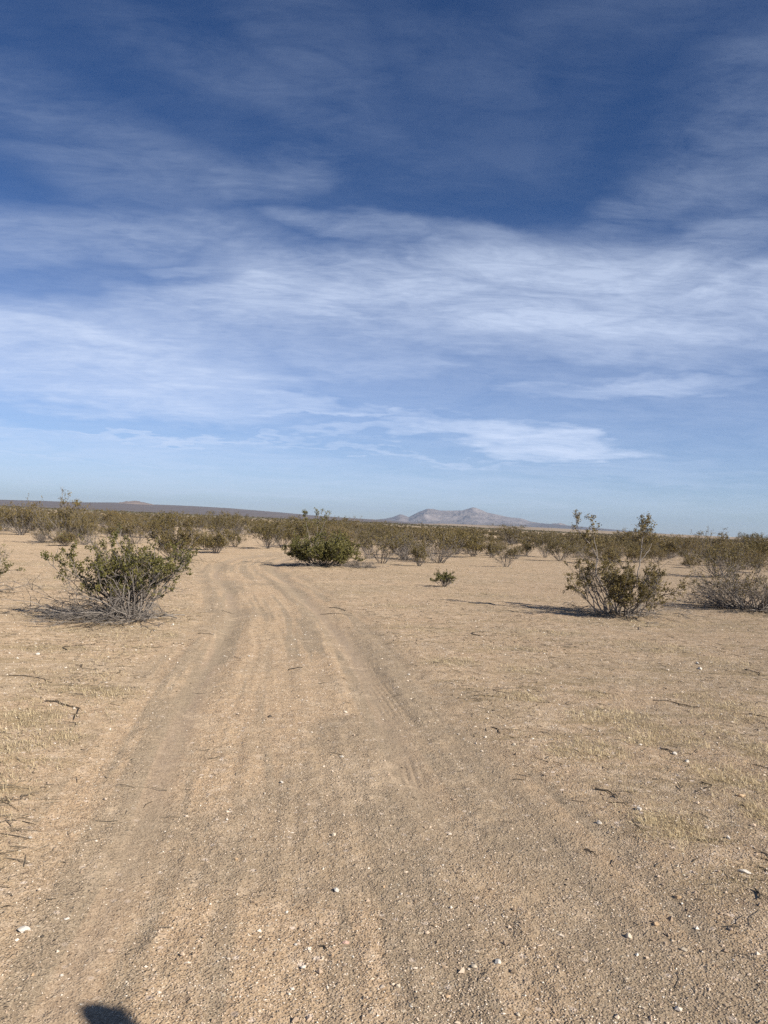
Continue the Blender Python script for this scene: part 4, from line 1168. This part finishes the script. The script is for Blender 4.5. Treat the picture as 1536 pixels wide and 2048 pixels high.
    dg = bpy.context.evaluated_depsgraph_get(); body = bpy.data.meshes.new_from_object(o.evaluated_get(dg)); bpy.data.objects.remove(o)
    skin = simple('skin', (.36, .20, .13), (.44, .26, .18), 12, .5, attr=None, spec=.4)
    denim = simple('denim', (.035, .05, .09), (.06, .08, .13), 60, .9, attr=None); shirt = simple('grey_shirt', (.20, .21, .22), (.27, .28, .29), 50, .9, attr=None)
    shoe = simple('boot', (.05, .035, .025), (.10, .07, .05), 30, .7, attr=None)
    for m in (skin, denim, shirt, shoe): body.materials.append(m)
    n = len(body.polygons); cc = np.empty(n * 3); body.polygons.foreach_get('center', cc); cc = cc.reshape(-1, 3)
    mi = np.zeros(n, np.int32)
    mi[cc[:, 2] < .98] = 1; mi[cc[:, 2] < .10] = 3
    mi[(cc[:, 2] >= .98) & (cc[:, 2] < 1.50)] = 2
    mi[(cc[:, 0] < -.15) & (cc[:, 2] > 1.38) & (cc[:, 2] < 1.62)] = 2
    mi[(cc[:, 0] > .17) & (cc[:, 2] < 1.22)] = 0
    mi[(cc[:, 0] > .17) & (cc[:, 2] < .98) & (cc[:, 2] < .5)] = 1
    body.polygons.foreach_set('material_index', mi); body.polygons.foreach_set('use_smooth', np.ones(n, bool)); body.name = 'person'
    root = link('person', body, None, (bx, by, hz(bx, by)), label='unseen person in jeans and grey shirt, added to cast the shadow at lower left', category='person')
    # hair and cap
    hair = IV * np.array([.086, .106, .118]) + np.array([0, .018, 1.70])
    keepf = np.array([f for f in IF if (hair[f][:, 2].mean() > 1.70) or (hair[f][:, 1].mean() < .0 and hair[f][:, 2].mean() > 1.62)])
    link('hair', build_mesh('hair', hair, [keepf], True, None, [simple('hair', (.03, .02, .014), (.06, .04, .028), 60, .6, attr=None)]), root)
    cap = IV * np.array([.092, .112, .10]) + np.array([0, .02, 1.735]); cf = np.array([f for f in IF if cap[f][:, 2].mean() > 1.745])
    a = np.linspace(-1.2, 1.2, 17)
    br = np.concatenate([np.stack([.088 * np.sin(a), .02 + .105 * np.cos(a), np.full(17, 1.748)], 1), np.stack([.10 * np.sin(a), .03 + .19 * np.cos(a) ** .6, 1.742 - .02 * np.abs(np.sin(a))], 1)])
    br = np.concatenate([br, br - np.array([0, 0, .004])]) + 0
    q = [(i, i + 1, i + 18, i + 17) for i in range(16)] + [(i + 34, i + 51, i + 52, i + 35) for i in range(16)] + [(i + 17, i + 18, i + 52, i + 51) for i in range(16)]
    capm = build_mesh('cap', np.concatenate([cap, br]), [cf, np.array(q) + len(cap)], True, None, [simple('cap', (.10, .09, .07), (.14, .12, .10), 40, .9, attr=None)])
    link('cap', capm, root)
    hatm = simple('felt_hat', (.06, .045, .03), (.10, .075, .05), 40, .9, attr=None)  # hat added out of view; its crown gives the ground shadow its rounded outline
    cr = IV * np.array([.056, .062, .098])
    kf = np.array([f for f in IF if cr[f][:, 2].mean() > -.01])
    hat = empty('hat', (bx + hx + .0, by + hy + .0, hz(bx, by) + top - .105), R(20), 'unseen brown felt hat in the raised hand, added to shape the shadow at lower left', 'hat')
    hat.rotation_euler = (R(6), R(-16), R(20))
    link('crown', build_mesh('hat_crown', cr, [kf], True, None, [hatm]), hat)
    aa = np.linspace(0, 2 * math.pi, 41)[:-1]; rb = []
    for r_, z_ in ((.053, 0), (.064, -.008), (.076, .004), (.076, .0), (.064, -.012), (.053, -.004)):
        rb.append(np.stack([r_ * np.cos(aa), r_ * 1.1 * np.sin(aa), z_ + .018 * np.cos(2 * aa) * (r_ > .06)], 1))
    rb = np.concatenate(rb); q = np.array([(k_ * 40 + i_, k_ * 40 + (i_ + 1) % 40, ((k_ + 1) % 6) * 40 + (i_ + 1) % 40, ((k_ + 1) % 6) * 40 + i_) for k_ in range(6) for i_ in range(40)])
    link('brim', build_mesh('hat_brim', rb, [q], True, None, [hatm]), hat)
person()


# ------------------------------------------------------------------ sky
world = bpy.data.worlds.new('World'); scene.world = world; world.use_nodes = True
t = world.node_tree; t.nodes.clear(); b = NB(t)
out = b.n('ShaderNodeOutputWorld'); bg = b.n('ShaderNodeBackground')
sky = b.n('ShaderNodeTexSky'); sky.sky_type = 'NISHITA'; sky.sun_disc = False
sky.sun_elevation = R(SUN_EL); sky.sun_rotation = R(SUN_AZ); sky.altitude = 700; sky.air_density = 1.0; sky.dust_density = .35; sky.ozone_density = 2.5
Dv = b.n('ShaderNodeTexCoord').outputs['Generated']
sp = b.n('ShaderNodeSeparateXYZ'); b.lk(Dv, sp.inputs[0])
az = b.math('ARCTAN2', sp.outputs[0], sp.outputs[1]); el = b.math('ARCSINE', sp.outputs[2])
cx = b.n('ShaderNodeCombineXYZ'); b.lk(az, cx.inputs[0]); b.lk(el, cx.inputs[1])
AE = cx.outputs[0]
# cloud-deck coordinates: direction projected on a high layer
den = b.math('ADD', b.math('MAXIMUM', sp.outputs[2], 0.0), .10)
cp = b.n('ShaderNodeCombineXYZ'); b.lk(b.math('DIVIDE', sp.outputs[0], den), cp.inputs[0]); b.lk(b.math('DIVIDE', sp.outputs[1], den), cp.inputs[1])
PL = cp.outputs[0]
# warp so that cloud edges wander
wn = b.n('ShaderNodeTexNoise'); b.lk(PL, wn.inputs['Vector']); wn.inputs['Scale'].default_value = .9; wn.inputs['Detail'].default_value = 5
wv = b.vmath('SUBTRACT', wn.outputs['Color'], (.5, .5, .5))
wsc = b.n('ShaderNodeVectorMath', operation='MULTIPLY'); b.lk(wv, wsc.inputs[0]); wsc.inputs[1].default_value = (.24, .085, 0)
wn2 = b.n('ShaderNodeTexNoise'); b.lk(PL, wn2.inputs['Vector']); wn2.inputs['Scale'].default_value = 4.2; wn2.inputs['Detail'].default_value = 6
wsc2 = b.n('ShaderNodeVectorMath', operation='MULTIPLY'); b.lk(b.vmath('SUBTRACT', wn2.outputs['Color'], (.5, .5, .5)), wsc2.inputs[0]); wsc2.inputs[1].default_value = (.16, .045, 0)
AEW = b.vmath('ADD', b.vmath('ADD', AE, wsc.outputs[0]), wsc2.outputs[0])
# (x, y, half width, half height, tilt deg, amount)  - broad cloud sheets, by direction
BL = [   # thin veils and thick sheets
    (1250, 600, 620, 130, 4, .95), (800, 620, 480, 95, -4, .85), (420, 640, 480, 80, -8, .75), (1350, 680, 420, 60, 2, .7),
    (250, 760, 520, 75, 5, .85), (560, 790, 260, 40, 8, .8), (1250, 765, 330, 34, -3, .75), (850, 715, 260, 22, 3, .55),
    (200, 470, 420, 75, -8, .55), (760, 455, 260, 38, 4, .6), (330, 545, 140, 24, -4, .55), (980, 480, 230, 40, 8, .5),
    (1060, 880, 330, 34, 4, .95), (740, 872, 270, 16, 0, .7), (560, 820, 420, 18, 2, .5),
    (300, 900, 640, 50, 2, .62), (1100, 940, 700, 34, 0, .45), (300, 960, 700, 40, 0, .4),
    (180, 300, 360, 120, 12, .34), (1500, 260, 230, 170, -55, .38), (1300, 400, 320, 60, -20, .40), (520, 350, 260, 60, -15, .38), (480, 170, 500, 60, 10, .26), (1450, 120, 260, 60, -20, .18),
    (1450, 470, 260, 60, -5, .5), (768, 770, 1500, 330, 0, .40), (600, 200, 1300, 330, 0, .13), (950, 130, 420, 90, 8, .20), (1000, 330, 420, 70, -8, .15), (620, 120, 300, 120, 20, .24), (1420, 330, 260, 160, -35, .34), (1250, 60, 420, 70, -6, .22), (300, 960, 1500, 70, 0, .55), (640, 690, 460, 70, 4, .62), (300, 868, 460, 10, -1, .75), (700, 905, 620, 11, 1, .7), (1150, 928, 380, 14, 2, .45), (520, 818, 520, 11, 1, .8), (120, 925, 420, 14, 1, .65), (1400, 640, 420, 80, 2, .9), (1000, 590, 760, 120, 0, 1.0), (150, 690, 520, 110, 0, .9), (560, 610, 420, 60, -6, .95),
]
cov = None
for (x, y, hw, hh, tilt, amt) in BL:
    a_, e_ = azel(x, y)
    mp = b.n('ShaderNodeMapping', vector_type='TEXTURE'); b.lk(AEW, mp.inputs['Vector'])
    mp.inputs['Location'].default_value = (a_, e_, 0); mp.inputs['Rotation'].default_value = (0, 0, -R(tilt)); mp.inputs['Scale'].default_value = (hw / F, hh / F, 1)
    ln = b.vmath('LENGTH', mp.outputs[0], out=1)
    g = b.rng(ln, 1.35, .25, 0, amt, smooth=True)
    cov = g if cov is None else b.math('MAXIMUM', cov, g)
# behind and beside the photographer the same kind of thin broken sheet goes on
side = b.rng(b.math('ABSOLUTE', az), .55, .95, 0, 1, smooth=True)
gen = b.math('MULTIPLY', b.rng(b.noise(PL, .35, 4, .6), .42, .66), .65)
cov = b.math('MAXIMUM', cov, b.math('MULTIPLY', side, gen))
# streaky ice-cloud texture
def streak(rot, sx, sy, scale, det, rough, dist):
    mp = b.n('ShaderNodeMapping'); b.lk(PL, mp.inputs[0]); mp.inputs['Rotation'].default_value = (0, 0, R(rot)); mp.inputs['Scale'].default_value = (sx, sy, 1)
    return b.noise(mp.outputs[0], scale, det, rough, dist)
f1 = streak(18, .8, 1.2, 1.6, 10, .62, 1.1)
f2 = streak(-26, 1.0, 2.1, 4.4, 10, .66, 1.3)
f3 = streak(16, .9, 2.8, 10.0, 8, .66, 1.0)
f4 = streak(-52, 1.0, 5.0, 14.0, 6, .65, .3)
tex = b.math('ADD', b.math('MULTIPLY', f1, .55), b.math('ADD', b.math('MULTIPLY', f2, .27), b.math('ADD', b.math('MULTIPLY', f3, .10), b.math('MULTIPLY', f4, .08))))
texr = b.rng(tex, .38, .61)
dens = b.math('MULTIPLY', cov, b.math('ADD', b.math('MULTIPLY', texr, b.rng(sp.outputs[2], .22, .42, .46, 1.0)), b.rng(sp.outputs[2], .22, .42, .63, .22)))
dens = b.rng(dens, .04, .98, 0, .86)
dens = b.math('POWER', b.math('MAXIMUM', dens, 0.0), 1.15, clamp=True)
above = b.rng(sp.outputs[2], .0, .03)
dens = b.math('MULTIPLY', dens, above)
# colour: bright near the horizon, duller and more violet high up
cc = b.mix(b.rng(sp.outputs[2], .12, .55, smooth=True), (7.6, 8.7, 11.0), (4.0, 4.9, 6.8))
skyc = b.mix(1.0, sky.outputs[0], b.mix(b.rng(sp.outputs[2], .0, .40), (.82, .92, 1.24), (.27, .46, .74)), 'MULTIPLY')
col = b.mix(dens, skyc, cc)
b.lk(col, bg.inputs[0]); bg.inputs[1].default_value = .068
b.lk(bg.outputs[0], out.inputs[0])

# ------------------------------------------------------------------ air
def haze():
    v = np.array([(i * 21500, j * 21500, 470 if k > 0 else -2.5) for i in (-1, 1) for j in (-1, 1) for k in (-1, 1)], float)
    f = np.array([(0, 1, 3, 2), (4, 6, 7, 5), (0, 4, 5, 1), (2, 3, 7, 6), (0, 2, 6, 4), (1, 5, 7, 3)])
    m, t, out = nt('haze'); b = NB(t)
    pv = b.n('ShaderNodeVolumePrincipled'); pv.inputs['Color'].default_value = (.60, .78, 1, 1); pv.inputs['Density'].default_value = 3.6e-5; pv.inputs['Anisotropy'].default_value = .2
    b.lk(pv.outputs[0], out.inputs['Volume'])
    link('haze', build_mesh('haze', v, [f], False, None, [m]), kind='stuff', label='thin blue air haze over the whole desert plain', category='haze')
haze()

scene.view_settings.view_transform = 'Standard'
scene.view_settings.look = 'None'
scene.view_settings.exposure = 0.52
scene.view_settings.gamma = 1
scene.render.engine = 'CYCLES'
scene.cycles.use_denoising = False
scene.cycles.max_bounces = 6
scene.cycles.volume_bounces = 0
